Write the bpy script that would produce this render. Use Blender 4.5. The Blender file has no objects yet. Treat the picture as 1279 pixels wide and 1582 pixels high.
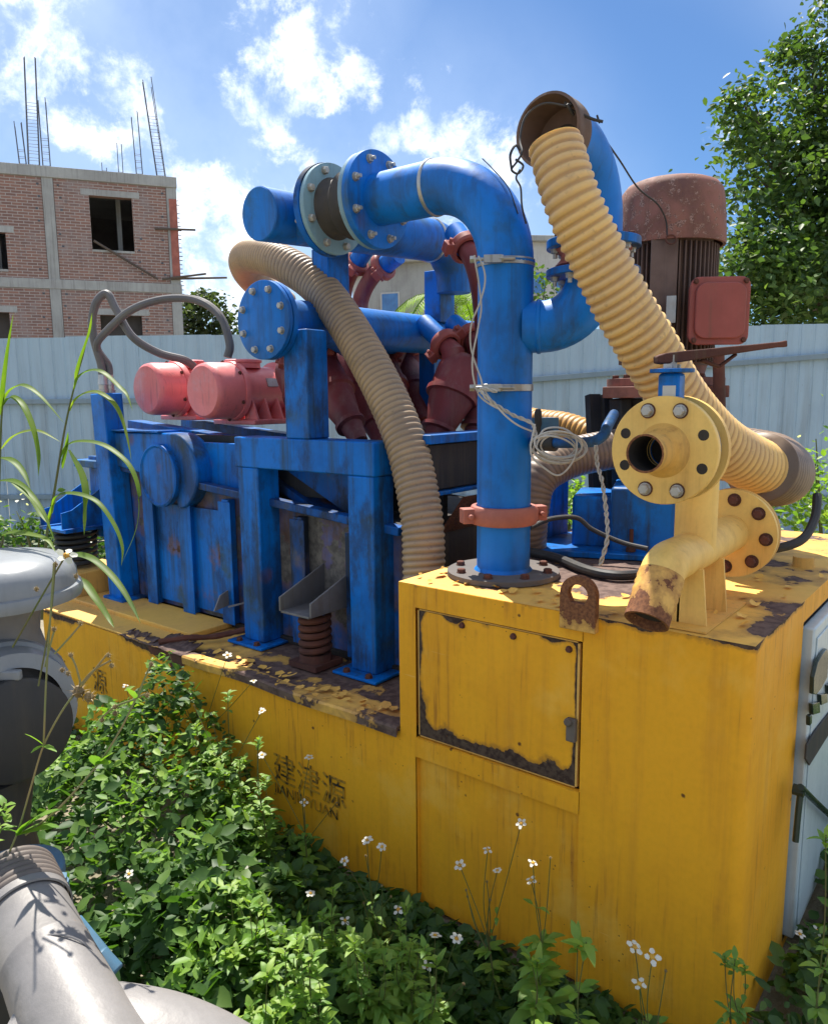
import bpy, bmesh, math, random
import numpy as np
from mathutils import Vector, Matrix, noise as mnoise
random.seed(7); np.random.seed(7)
PI = math.pi
scn = bpy.context.scene
COL = scn.collection
# ------------------------------------------------------------------ camera
FPX, CX, CY = 1190.0, 639.5, 791.0
yaw, pit, rol = .6713, .1501, -.0092
fw = Vector((math.cos(yaw)*math.cos(pit), math.sin(yaw)*math.cos(pit), -math.sin(pit)))
rt0 = Vector((math.sin(yaw), -math.cos(yaw), 0)); up0 = rt0.cross(fw)
rt = math.cos(rol)*rt0 + math.sin(rol)*up0
up = -math.sin(rol)*rt0 + math.cos(rol)*up0
CAM = Vector((-1.9146, -.4711, 1.75))
cd = bpy.data.cameras.new('camera'); cam = bpy.data.objects.new('camera', cd); COL.objects.link(cam)
cam.matrix_world = Matrix(((rt.x, up.x, -fw.x, CAM.x), (rt.y, up.y, -fw.y, CAM.y), (rt.z, up.z, -fw.z, CAM.z), (0, 0, 0, 1)))
cd.sensor_fit = 'VERTICAL'; cd.sensor_height = 24; cd.lens = FPX/1582*24
cd.clip_start = .02; cd.clip_end = 2000
scn.camera = cam
# ------------------------------------------------------------------ sun, exposure
SEL = math.radians(60); SAZ = Vector((.62, .78, 0)).normalized()
SUN = Vector((SAZ.x*math.cos(SEL), SAZ.y*math.cos(SEL), math.sin(SEL)))
sd = bpy.data.lights.new('sun', 'SUN'); sd.energy = 3.6; sd.angle = math.radians(.53); sd.color = (1, .95, .86)
so = bpy.data.objects.new('sun', sd); COL.objects.link(so)
so.rotation_euler = SUN.to_track_quat('Z', 'Y').to_euler()
scn.view_settings.view_transform = 'Standard'; scn.view_settings.look = 'None'
scn.view_settings.gamma = 1; scn.view_settings.use_curve_mapping = False
scn.view_settings.exposure = 1.44

def ray(x, y): return rt*((x-CX)/FPX) - up*((y-CY)/FPX) + fw
def D(x, y, dep): return CAM + ray(x, y)*dep                 # pixel of the photograph + distance -> point
def U(x, y, ax, v):                                          # pixel on the plane ax = v -> point
    d = ray(x, y); i = 'XYZ'.index(ax); return CAM + d*((v-CAM[i])/d[i])

# ------------------------------------------------------------------ node helpers
class NT:
    def __init__(s, nt): s.nt = nt; s.n = nt.nodes; s.l = nt.links
    def new(s, t, **k):
        n = s.n.new(t)
        for a, b in k.items():
            if a.startswith('i_'):
                n.inputs[a[2:].replace('_', ' ')].default_value = b
            else: setattr(n, a, b)
        return n
    def link(s, a, b): s.l.new(a, b)
    def set(s, inp, v):
        if isinstance(v, bpy.types.NodeSocket): s.l.new(v, inp)
        else: inp.default_value = v
    def math(s, op, a, b=None, c=None, clamp=False):
        n = s.n.new('ShaderNodeMath'); n.operation = op; n.use_clamp = clamp
        s.set(n.inputs[0], a)
        if b is not None: s.set(n.inputs[1], b)
        if c is not None: s.set(n.inputs[2], c)
        return n.outputs[0]
    def vmath(s, op, a, b=None):
        n = s.n.new('ShaderNodeVectorMath'); n.operation = op
        s.set(n.inputs[0], a)
        if b is not None: s.set(n.inputs[1], b)
        return n.outputs['Value'] if op == 'DOT_PRODUCT' else n.outputs[0]
    def ss(s, v, lo, hi, a=0., b=1.):
        n = s.n.new('ShaderNodeMapRange'); n.interpolation_type = 'SMOOTHSTEP'
        s.set(n.inputs[0], v); s.set(n.inputs[1], lo); s.set(n.inputs[2], hi); s.set(n.inputs[3], a); s.set(n.inputs[4], b)
        return n.outputs[0]
    def mix(s, f, a, b, bt='MIX'):
        n = s.n.new('ShaderNodeMix'); n.data_type = 'RGBA'; n.blend_type = bt
        s.set(n.inputs[0], f)
        s.set(n.inputs[6], a if isinstance(a, bpy.types.NodeSocket) else (*a, 1))
        s.set(n.inputs[7], b if isinstance(b, bpy.types.NodeSocket) else (*b, 1))
        return n.outputs[2]
    def noise(s, vec, scale, detail=4, rough=.55, dim='3D', dist=0.):
        n = s.n.new('ShaderNodeTexNoise'); n.noise_dimensions = dim
        s.set(n.inputs['Vector'], vec); n.inputs['Scale'].default_value = scale
        n.inputs['Detail'].default_value = detail; n.inputs['Roughness'].default_value = rough
        n.inputs['Distortion'].default_value = dist
        return n.outputs['Fac']
    def scale(s, vec, v):
        n = s.n.new('ShaderNodeMapping'); s.set(n.inputs['Vector'], vec); n.inputs['Scale'].default_value = v
        return n.outputs[0]

# ------------------------------------------------------------------ world: Nishita sky + clouds
w = bpy.data.worlds.new('World'); scn.world = w; w.use_nodes = True
t = NT(w.node_tree); t.n.clear()
sky = t.new('ShaderNodeTexSky', sky_type='NISHITA', sun_disc=False, sun_elevation=SEL, sun_rotation=math.atan2(SUN.x, SUN.y))
sky.air_density = 1.0; sky.dust_density = .6; sky.ozone_density = 2.2
dirv = t.new('ShaderNodeTexCoord').outputs['Generated']
CL = [(372,138,30,1),(410,112,38,1),(455,88,38,1),(455,130,36,.9),(492,135,34,1),(556,135,32,1),(395,170,26,1),(425,190,22,.8),
      (425,235,36,.9),(455,262,34,.9),(400,290,40,.8),(300,330,62,1),(330,390,66,1),(395,345,55,.8),(330,300,45,.9),(352,455,60,.8),(300,470,60,.8),
      (70,105,50,.85),(10,85,50,.7),(110,120,30,.8),(195,132,42,.9),(118,185,32,.9),(200,222,46,.8),(160,215,26,.7),(235,240,40,.7),
      (728,215,40,1),(765,250,42,.8),(700,250,34,.8),(642,205,24,.8),(596,213,20,.8),(545,230,24,.4),
      (470,30,85,.55),(560,60,80,.5),(640,95,60,.45),(400,20,60,.5),(1150,270,70,.45),(1215,300,60,.5),(15,15,60,.4),(680,330,90,.5),(830,345,80,.4)]
cov = None
for (x, y, r, s_) in CL:
    d = ray(x, y).normalized(); ang = r/FPX
    dp = t.vmath('DOT_PRODUCT', dirv, tuple(d))
    v = t.ss(dp, math.cos(ang*1.75), math.cos(ang*.1), 0., s_*.78)
    cov = v if cov is None else t.math('MAXIMUM', cov, v)
nf = t.noise(dirv, 13, 12, .68, dist=.25)
nf2 = t.noise(dirv, 42, 8, .65)
nn = t.math('ADD', t.math('MULTIPLY', t.math('SUBTRACT', nf, .5), 3.2), t.math('MULTIPLY', t.math('SUBTRACT', nf2, .5), 1.2))
gl = t.ss(t.noise(t.scale(dirv, (1, 1, 2.2)), 3.1, 6, .55), .45, .57, 0., .9)     # added clouds outside the view, spread thick for fill light
inview = t.ss(t.vmath('DOT_PRODUCT', dirv, tuple(fw)), math.cos(.75), math.cos(.62), 1., 0.)
cov = t.math('MAXIMUM', cov, t.math('MULTIPLY', gl, inview))
den = t.ss(t.math('ADD', cov, t.math('MULTIPLY', nn, .75)), .38, 1.10)
den = t.math('MULTIPLY', den, t.ss(cov, .0, .3))
ccol = t.mix(t.ss(t.noise(dirv, 20, 6, .6), .32, .66), (4.4, 5.1, 6.2), (8.6, 8.7, 8.8))
skyc = t.mix(1., sky.outputs[0], (.29, .415, .55), 'MULTIPLY')
veil = None                                           # thin high veil, thickest at the upper left
for (x, y, r, s_) in [(60, 120, 420, .32), (380, 330, 300, .34), (420, 20, 260, .25), (640, 420, 420, .25)]:
    d = ray(x, y).normalized(); v = t.ss(t.vmath('DOT_PRODUCT', dirv, tuple(d)), math.cos(r/FPX), 1., 0., s_)
    veil = v if veil is None else t.math('MAXIMUM', veil, v)
veil = t.math('ADD', veil, t.math('MULTIPLY', t.math('MULTIPLY', inview2 := t.ss(t.vmath('DOT_PRODUCT', dirv, tuple(fw)), math.cos(.75), math.cos(.62), 1., 0.), .22), 1.))
veil = t.math('MULTIPLY', veil, t.ss(t.noise(dirv, 4.5, 7, .6), .25, .65, .55, 1.25))
skyc = t.mix(veil, skyc, (4.3, 5.1, 6.3))
mx = t.mix(t.math('MULTIPLY', den, .9), skyc, ccol)
bg = t.new('ShaderNodeBackground'); t.link(mx, bg.inputs[0]); bg.inputs[1].default_value = .085
wo = t.new('ShaderNodeOutputWorld'); t.link(bg.outputs[0], wo.inputs[0])

# ------------------------------------------------------------------ materials
MAT = {}
def mat(name):
    m = bpy.data.materials.new(name); m.use_nodes = True; MAT[name] = m
    t = NT(m.node_tree); t.n.clear()
    o = t.new('ShaderNodeOutputMaterial'); b = t.new('ShaderNodeBsdfPrincipled'); t.link(b.outputs[0], o.inputs[0])
    return m, t, b, o
def paint(name, col, col2=None, under=(.06, .035, .022), under2=None, wear=0., rough=.45, streak=.3, grime=(.12, .09, .05), metal=0.,
          nscale=9., bump=.25, spots=.0, spec=.35, peel=.5, fade=None, drip=.35, dark=None):
    """weathered paint: colour drift, vertical dirt streaks, rust showing through where 'wear' + noise is high"""
    m, t, b, o = mat(name)
    co = t.new('ShaderNodeTexCoord').outputs['Object']
    at = t.new('ShaderNodeAttribute', attribute_name='wear').outputs['Fac']
    n1 = t.noise(co, nscale*.25, 5, .6); n2 = t.noise(co, nscale, 9, .62); n3 = t.noise(co, nscale*6, 4, .6)
    n4 = t.noise(t.scale(co, (17, 17, .8)), 1., 6, .68)
    c = t.mix(t.ss(n1, .38, .62), col, col2 or tuple(x*.8 for x in col))
    c = t.mix(t.math('MULTIPLY', t.ss(n3, .35, .75), .22), c, tuple(x*.72 for x in col))
    dn = t.noise(t.scale(co, (60, 60, 3.2)), 1., 4, .6)
    c = t.mix(t.math('MULTIPLY', t.math('MULTIPLY', t.ss(dn, .52, .70), t.ss(n1, .42, .62)), drip), c, tuple(x*.8 for x in grime))
    if fade: c = t.mix(t.ss(t.noise(co, 3.3, 6, .65), .52, .72, 0., fade[1]), c, fade[0])
    c = t.mix(t.math('MULTIPLY', t.ss(n4, .47, .72), streak), c, grime)
    if dark:     # settled black grime in broad patches, and soft round rust blooms
        nd = t.noise(t.scale(co, (3.2, 3.2, 1.6)), 1.7, 8, .7)
        c = t.mix(t.ss(nd, .47, .62, 0., dark), c, (.018, .024, .03))
        vb = t.new('ShaderNodeTexVoronoi'); t.set(vb.inputs['Vector'], co); vb.inputs['Scale'].default_value = 4.2
        bl = t.math('MULTIPLY', t.ss(t.math('ADD', vb.outputs['Distance'], t.math('MULTIPLY', n2, .3)), .22, .36, 1., 0.), t.ss(t.noise(co, 1.9, 3), .48, .56))
        c = t.mix(t.math('MULTIPLY', bl, dark), c, (.16, .065, .03))
    rc = t.mix(t.ss(n3, .35, .65), under, under2 or tuple(x*1.9 for x in under))
    w_ = t.math('ADD', t.math('ADD', at, wear), t.math('MULTIPLY', t.math('SUBTRACT', n2, .5), 1.15))
    mask = t.ss(w_, .5, .525)
    edge = t.ss(w_, .30, .5, 0., peel)
    c = t.mix(edge, c, t.mix(.5, rc, (.32, .13, .035)))
    c = t.mix(mask, c, rc)
    if spots:
        vo = t.new('ShaderNodeTexVoronoi'); t.set(vo.inputs['Vector'], co); vo.inputs['Scale'].default_value = 9
        sp = t.math('MULTIPLY', t.ss(t.math('ADD', vo.outputs['Distance'], t.math('MULTIPLY', n3, .1)), .085, .12, 1., 0.), t.ss(t.noise(co, 5, 2), .5, .56))
        c = t.mix(t.math('MULTIPLY', sp, spots), c, (.12, .045, .02))
        v2 = t.new('ShaderNodeTexVoronoi'); t.set(v2.inputs['Vector'], co); v2.inputs['Scale'].default_value = 38
        sp2 = t.math('MULTIPLY', t.ss(t.math('ADD', v2.outputs['Distance'], t.math('MULTIPLY', n3, .22)), .16, .24, 1., 0.), t.ss(t.noise(co, 2.6, 5, .7), .52, .60))
        c = t.mix(t.math('MULTIPLY', sp2, spots), c, (.22, .08, .02))
        sc = t.ss(t.noise(t.scale(co, (5, 5, 90)), 1., 3, .5), .70, .74); c = t.mix(t.math('MULTIPLY', t.math('MULTIPLY', sc, t.ss(n1, .5, .6)), .35), c, (.92, .60, .22))
    t.link(c, b.inputs['Base Color'])
    r = t.math('ADD', t.math('MULTIPLY', n2, .25), rough-.12)
    r = t.math('MAXIMUM', r, t.math('MULTIPLY', mask, .82)); t.link(r, b.inputs['Roughness'])
    b.inputs['Metallic'].default_value = metal; b.inputs['Specular IOR Level'].default_value = spec
    h = t.math('ADD', t.math('MULTIPLY', mask, -1.), t.math('MULTIPLY', n3, .35))
    bp = t.new('ShaderNodeBump'); bp.inputs['Strength'].default_value = bump; bp.inputs['Distance'].default_value = .004
    t.link(h, bp.inputs['Height'])
    b2 = t.new('ShaderNodeBump'); b2.inputs['Strength'].default_value = .35; b2.inputs['Distance'].default_value = .02     # sheet waviness
    t.link(t.noise(co, 4.5, 3, .5), b2.inputs['Height']); t.link(b2.outputs[0], bp.inputs['Normal']); t.link(bp.outputs[0], b.inputs['Normal'])
    return m
DARKR = (.045, .026, .02)
paint('yellow_paint', (.90, .415, .022), (.83, .365, .020), under=DARKR, under2=(.10, .065, .045), wear=-.04, streak=.26, grime=(.46, .17, .03), spots=.95, rough=.5, spec=.2, drip=.7, fade=((.90, .50, .08), .6))
paint('yellow_top_paint', (.84, .48, .09), (.74, .40, .10), under=(.075, .042, .034), under2=(.15, .095, .075), wear=.17, streak=.0, nscale=5.5, rough=.6, bump=.9)
paint('yellow_valve_paint', (.88, .56, .15), (.80, .47, .12), under=(.16, .055, .025), wear=-.02, streak=.25, grime=(.3, .13, .03), rough=.5, nscale=16)
paint('rusty_yellow_paint', (.74, .42, .10), (.66, .35, .08), under=(.13, .048, .022), under2=(.25, .10, .04), wear=.17, streak=.3, rough=.6, nscale=20)
paint('blue_paint', (.001, .175, .62), (.002, .115, .43), under=(.075, .045, .03), under2=(.15, .08, .045), wear=-.02, streak=.8, grime=(.03, .06, .075), rough=.42, fade=((.05, .095, .10), .9), spec=.2, drip=.7, dark=.62)
paint('blue_pipe_paint', (.001, .185, .64), (.002, .125, .45), under=(.22, .13, .05), under2=(.30, .20, .10), wear=.045, nscale=5.5, streak=.6, grime=(.03, .06, .10), rough=.46, fade=((.03, .09, .12), .8), spec=.3, drip=.6, dark=.3)
paint('worn_shaded_blue_paint', (.001, .13, .50), (.006, .055, .20), under=(.085, .075, .068), under2=(.17, .15, .13), wear=.20, streak=.8, grime=(.06, .05, .04), rough=.5, nscale=4., fade=((.10, .10, .09), .95), spec=.2, drip=.8, dark=.9)  # real wear, with navy and dirt deepened to carry shade around the ribs
paint('grey_steel_paint', (.20, .19, .19), (.12, .11, .11), under=(.10, .05, .03), wear=.14, streak=.5, rough=.6)
paint('pale_flange_paint', (.22, .36, .42), (.18, .30, .38), under=(.12, .07, .045), wear=.04, streak=.3, rough=.5, nscale=14)
paint('pink_paint', (.80, .20, .19), (.72, .17, .16), under=(.2, .08, .06), wear=-.25, streak=.2, grime=(.35, .12, .12), rough=.38, fade=((.62, .34, .36), .7), spec=.6, nscale=14, drip=.5)
paint('maroon_rubber', (.22, .035, .035), (.14, .028, .03), under=(.25, .12, .09), wear=-.12, streak=.45, grime=(.26, .14, .11), rough=.5, fade=((.16, .06, .055), .6))
paint('red_casting', (.36, .085, .065), (.28, .065, .05), under=(.14, .05, .03), wear=-.06, streak=.2, rough=.5)
paint('pinkish_coupling', (.42, .14, .10), (.32, .10, .075), under=(.16, .06, .035), wear=.02, streak=.2, rough=.6, nscale=18)
paint('rusty_motor', (.27, .11, .08), (.15, .065, .05), under=(.10, .042, .03), under2=(.38, .23, .18), wear=.24, streak=.5, grime=(.08, .045, .035), rough=.75, nscale=34, peel=.2)
paint('rusty_fins', (.17, .11, .085), (.10, .06, .045), under=(.17, .08, .045), wear=.12, streak=.6, grime=(.05, .04, .035), rough=.8, nscale=10, peel=.2)
paint('rust', (.13, .045, .028), (.08, .03, .022), under=(.045, .022, .018), under2=(.20, .08, .045), wear=.12, rough=.85, streak=.2, nscale=24, bump=.8, peel=.1)
paint('black_steel', (.020, .021, .024), (.035, .033, .033), under=(.08, .045, .03), wear=.0, rough=.6, streak=.2)
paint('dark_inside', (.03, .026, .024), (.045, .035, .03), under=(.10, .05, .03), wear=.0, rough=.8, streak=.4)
paint('bolt_metal', (.46, .44, .40), (.34, .31, .27), under=(.17, .08, .045), wear=.06, rough=.4, streak=.1, metal=.45, nscale=40, peel=.4)
paint('zinc_clamp', (.5, .49, .46), (.38, .36, .33), under=(.2, .1, .06), wear=.0, rough=.35, streak=.1, metal=.7, nscale=30)
paint('cast_aluminium', (.24, .225, .215), (.16, .15, .145), under=(.12, .10, .09), wear=.02, rough=.5, streak=.45, metal=.15, spots=.6, bump=.5, grime=(.2, .19, .18), nscale=14)
paint('grey_enamel', (.27, .28, .29), (.20, .21, .22), under=(.1, .1, .1), wear=-.22, rough=.35, streak=.3, grime=(.15, .16, .18))
paint('pale_blue_enamel', (.06, .15, .23), (.05, .12, .19), under=(.1, .1, .1), wear=-.1, rough=.5, streak=.2)
paint('cabinet_grey', (.58, .65, .66), (.5, .57, .58), under=(.1, .1, .1), wear=-.25, rough=.35, streak=.25, grime=(.25, .3, .3))
paint('black_rubber', (.025, .025, .027), (.04, .037, .035), under=(.09, .07, .06), wear=-.08, rough=.55, streak=.2)
paint('grey_conduit', (.16, .15, .145), (.12, .11, .11), under=(.06, .05, .05), wear=.0, rough=.5, streak=.1)
paint('bellows_rubber', (.035, .034, .034), (.07, .06, .055), under=(.12, .09, .07), wear=-.02, rough=.7, streak=.3)
paint('ribbed_rubber', (.14, .115, .10), (.10, .085, .075), under=(.05, .04, .035), wear=-.1, rough=.55, streak=.2)
paint('cable_white', (.56, .52, .46), (.45, .41, .35), under=(.2, .15, .1), wear=-.15, rough=.5, streak=.1)
paint('dark_glass', (.02, .035, .03), (.03, .05, .04), wear=-.4, rough=.2, streak=.1)
paint('dry_mud', (.16, .13, .105), (.11, .085, .07), under=(.07, .04, .03), wear=.05, rough=.9, streak=0, nscale=12)

paint('dirty_flange', (.10, .09, .085), (.14, .12, .11), under=(.01, .12, .38), under2=(.02, .16, .45), wear=.05, rough=.8, streak=0, nscale=7)
def hosemat(name, c1, c2, groove, gl=.6):
    m, t, b, o = mat(name)
    co = t.new('ShaderNodeTexCoord').outputs['Object']
    at = t.new('ShaderNodeAttribute', attribute_name='rib').outputs['Fac']
    n = t.noise(co, 5, 5, .6); n2 = t.noise(co, 60, 5, .6)
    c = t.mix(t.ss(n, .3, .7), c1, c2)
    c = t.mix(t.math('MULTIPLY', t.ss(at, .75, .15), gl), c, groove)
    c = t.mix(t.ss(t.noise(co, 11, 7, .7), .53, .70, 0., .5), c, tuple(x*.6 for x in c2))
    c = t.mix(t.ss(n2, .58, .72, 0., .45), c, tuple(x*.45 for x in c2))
    t.link(c, b.inputs['Base Color']); b.inputs['Roughness'].default_value = .48
    b.inputs['Subsurface Weight'].default_value = .12; b.inputs['Subsurface Radius'].default_value = (.02, .012, .005); b.inputs['Subsurface Scale'].default_value = .5
    bp = t.new('ShaderNodeBump'); bp.inputs['Strength'].default_value = .2; bp.inputs['Distance'].default_value = .002
    t.link(n2, bp.inputs['Height']); t.link(bp.outputs[0], b.inputs['Normal'])
    return m
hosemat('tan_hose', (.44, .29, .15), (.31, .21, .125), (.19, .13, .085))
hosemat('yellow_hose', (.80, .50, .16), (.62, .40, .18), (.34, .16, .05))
hosemat('brown_hose', (.27, .18, .11), (.17, .11, .075), (.09, .06, .04))
hosemat('orange_hose', (.62, .33, .07), (.5, .24, .05), (.26, .10, .02))

def leafmat(name, c1, c2, c3, trans=.45, scale=14., rough=.5):
    m, t, b, o = mat(name)
    co = t.new('ShaderNodeNewGeometry').outputs['Position']
    at = t.new('ShaderNodeAttribute', attribute_name='rnd').outputs['Fac']
    c = t.mix(t.ss(t.noise(co, scale, 3, .6), .35, .65), c1, c2)
    c = t.mix(t.ss(at, .55, 1., 0., .8), c, c3)
    t.link(c, b.inputs['Base Color']); b.inputs['Roughness'].default_value = rough; b.inputs['Specular IOR Level'].default_value = .4
    tr = t.new('ShaderNodeBsdfTranslucent')
    tc = t.mix(1., c, (1.25, 1.35, .45), 'MULTIPLY'); t.link(tc, tr.inputs[0])
    ms = t.new('ShaderNodeMixShader'); ms.inputs[0].default_value = trans
    t.link(b.outputs[0], ms.inputs[1]); t.link(tr.outputs[0], ms.inputs[2]); t.link(ms.outputs[0], o.inputs[0])
    return m
leafmat('shade_tinted_weed_leaf', (.07, .15, .028), (.035, .09, .02), (.13, .22, .04))  # darker leaf copy, shade beside the machine put into the colour
leafmat('sun_tinted_weed_leaf', (.21, .35, .05), (.13, .26, .045), (.30, .42, .07))  # lighter leaf copy, sunlight put into the colour
leafmat('grass_blade', (.16, .25, .03), (.11, .20, .025), (.22, .28, .05), trans=.6)
leafmat('tree_leaf', (.085, .15, .04), (.05, .10, .03), (.15, .22, .05), trans=.4, scale=1.1)
leafmat('far_leaf', (.07, .10, .045), (.05, .075, .035), (.10, .14, .06), trans=.35, scale=1.0)
leafmat('petal', (.80, .78, .70), (.74, .72, .64), (.82, .8, .72), trans=.35)
leafmat('flower_centre', (.62, .34, .03), (.5, .25, .02), (.6, .4, .05), trans=.1)
leafmat('seed_head', (.26, .19, .08), (.18, .12, .05), (.3, .24, .1), trans=.2)
leafmat('stem_green', (.11, .14, .035), (.13, .12, .04), (.2, .1, .05), trans=.15)
leafmat('stem_red', (.30, .22, .09), (.20, .22, .08), (.3, .12, .08), trans=.15)
leafmat('bark', (.10, .075, .055), (.07, .055, .04), (.1, .08, .06), trans=0.)

def ground_mat():
    m, t, b, o = mat('soil')
    co = t.new('ShaderNodeNewGeometry').outputs['Position']
    n = t.noise(co, 1.2, 8, .65); n2 = t.noise(co, 25, 6, .6)
    c = t.mix(t.ss(n, .35, .65), (.29, .25, .17), (.22, .19, .13)); c = t.mix(t.ss(n2, .4, .7, 0., .5), c, (.20, .17, .12))  # pale earth tone, set to bounce fill light from unseen ground
    t.link(c, b.inputs['Base Color']); b.inputs['Roughness'].default_value = .95
    bp = t.new('ShaderNodeBump'); bp.inputs['Strength'].default_value = .8; bp.inputs['Distance'].default_value = .03
    t.link(n2, bp.inputs['Height']); t.link(bp.outputs[0], b.inputs['Normal'])
ground_mat()
def fence_mat(name, col):
    m, t, b, o = mat(name)
    co = t.new('ShaderNodeTexCoord').outputs['Object']
    rnd = t.new('ShaderNodeObjectInfo').outputs['Random']
    n = t.noise(t.scale(co, (9, 9, .7)), 1.5, 6, .65); n2 = t.noise(co, 2.2, 6, .65); n3 = t.noise(co, 30, 4)
    c = t.mix(t.ss(n, .4, .75, 0., .45), col, tuple(x*.62 for x in col))
    c = t.mix(t.ss(n2, .4, .68, 0., .6), c, (col[0]*1.12, col[1]*1.08, col[2]*1.02))
    c = t.mix(t.ss(n3, .62, .74, 0., .3), c, (.2, .17, .14))
    sp_ = t.new('ShaderNodeSeparateXYZ'); t.link(co, sp_.inputs[0])
    c = t.mix(t.math('MULTIPLY', t.ss(t.noise(t.scale(co, (4, 4, .25)), 1.5, 5, .7), .46, .66), t.ss(sp_.outputs[2], 2.5, .6, .12, .55)), c, (.19, .20, .20))
    c = t.mix(t.math('MULTIPLY', rnd, .28), c, tuple(x*.7 for x in col))
    t.link(c, b.inputs['Base Color']); b.inputs['Roughness'].default_value = .5
fence_mat('fence_sheet', (.38, .51, .61)); fence_mat('fence_rail', (.22, .30, .36))
def brick_mat():
    m, t, b, o = mat('brickwork')
    co = t.new('ShaderNodeTexCoord').outputs['Object']
    sp = t.new('ShaderNodeSeparateXYZ'); t.link(co, sp.inputs[0])
    cb = t.new('ShaderNodeCombineXYZ'); t.link(t.math('ADD', sp.outputs[0], sp.outputs[1]), cb.inputs[0]); t.link(sp.outputs[2], cb.inputs[1])
    br = t.new('ShaderNodeTexBrick'); t.link(cb.outputs[0], br.inputs['Vector']); br.inputs['Scale'].default_value = 1
    br.inputs['Brick Width'].default_value = .25; br.inputs['Row Height'].default_value = .075; br.inputs['Mortar Size'].default_value = .009
    br.inputs['Color1'].default_value = (.31, .165, .125, 1); br.inputs['Color2'].default_value = (.21, .12, .10, 1); br.inputs['Mortar'].default_value = (.42, .37, .34, 1)
    c = br.outputs['Color']
    c = t.mix(t.ss(t.noise(co, .9, 7, .7), .46, .68, 0., .75), c, (.30, .26, .25))
    c = t.mix(t.ss(t.noise(t.scale(co, (3, 3, .6)), 1., 6, .7), .55, .72, 0., .6), c, (.13, .11, .11))
    t.link(c, b.inputs['Base Color']); b.inputs['Roughness'].default_value = .9
    bp = t.new('ShaderNodeBump'); bp.inputs['Strength'].default_value = .6; bp.inputs['Distance'].default_value = .01; bp.invert = True
    t.link(br.outputs['Fac'], bp.inputs['Height']); t.link(bp.outputs[0], b.inputs['Normal'])
brick_mat()
paint('concrete', (.42, .42, .40), (.34, .335, .32), under=(.2, .19, .18), wear=-.05, rough=.9, streak=.5, grime=(.17, .16, .15), nscale=3, bump=.2)
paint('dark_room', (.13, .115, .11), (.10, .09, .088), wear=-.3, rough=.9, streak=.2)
paint('rebar_steel', (.11, .12, .14), (.09, .09, .1), wear=-.1, rough=.7, streak=0)
paint('bamboo', (.12, .09, .07), (.09, .07, .06), wear=-.2, rough=.8, streak=0)
paint('render_white', (.58, .56, .52), (.5, .48, .45), under=(.4, .38, .35), wear=-.2, rough=.9, streak=.4, grime=(.3, .28, .26), nscale=1.)
paint('blue_window', (.10, .26, .55), (.08, .2, .45), wear=-.3, rough=.2, streak=.1)
paint('window_glass', (.05, .06, .07), (.07, .08, .09), wear=-.3, rough=.15, streak=.1)
def text_mat():
    m, t, b, o = mat('stencil_black')
    co = t.new('ShaderNodeTexCoord').outputs['Object']
    n = t.noise(co, 30, 6, .7); n2 = t.noise(co, 7, 3, .6)
    f = t.ss(t.math('ADD', n, t.math('MULTIPLY', n2, .6)), .66, .84)
    c = t.mix(f, (.028, .02, .014), (.50, .25, .02)); t.link(c, b.inputs['Base Color']); b.inputs['Roughness'].default_value = .6
text_mat()
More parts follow.
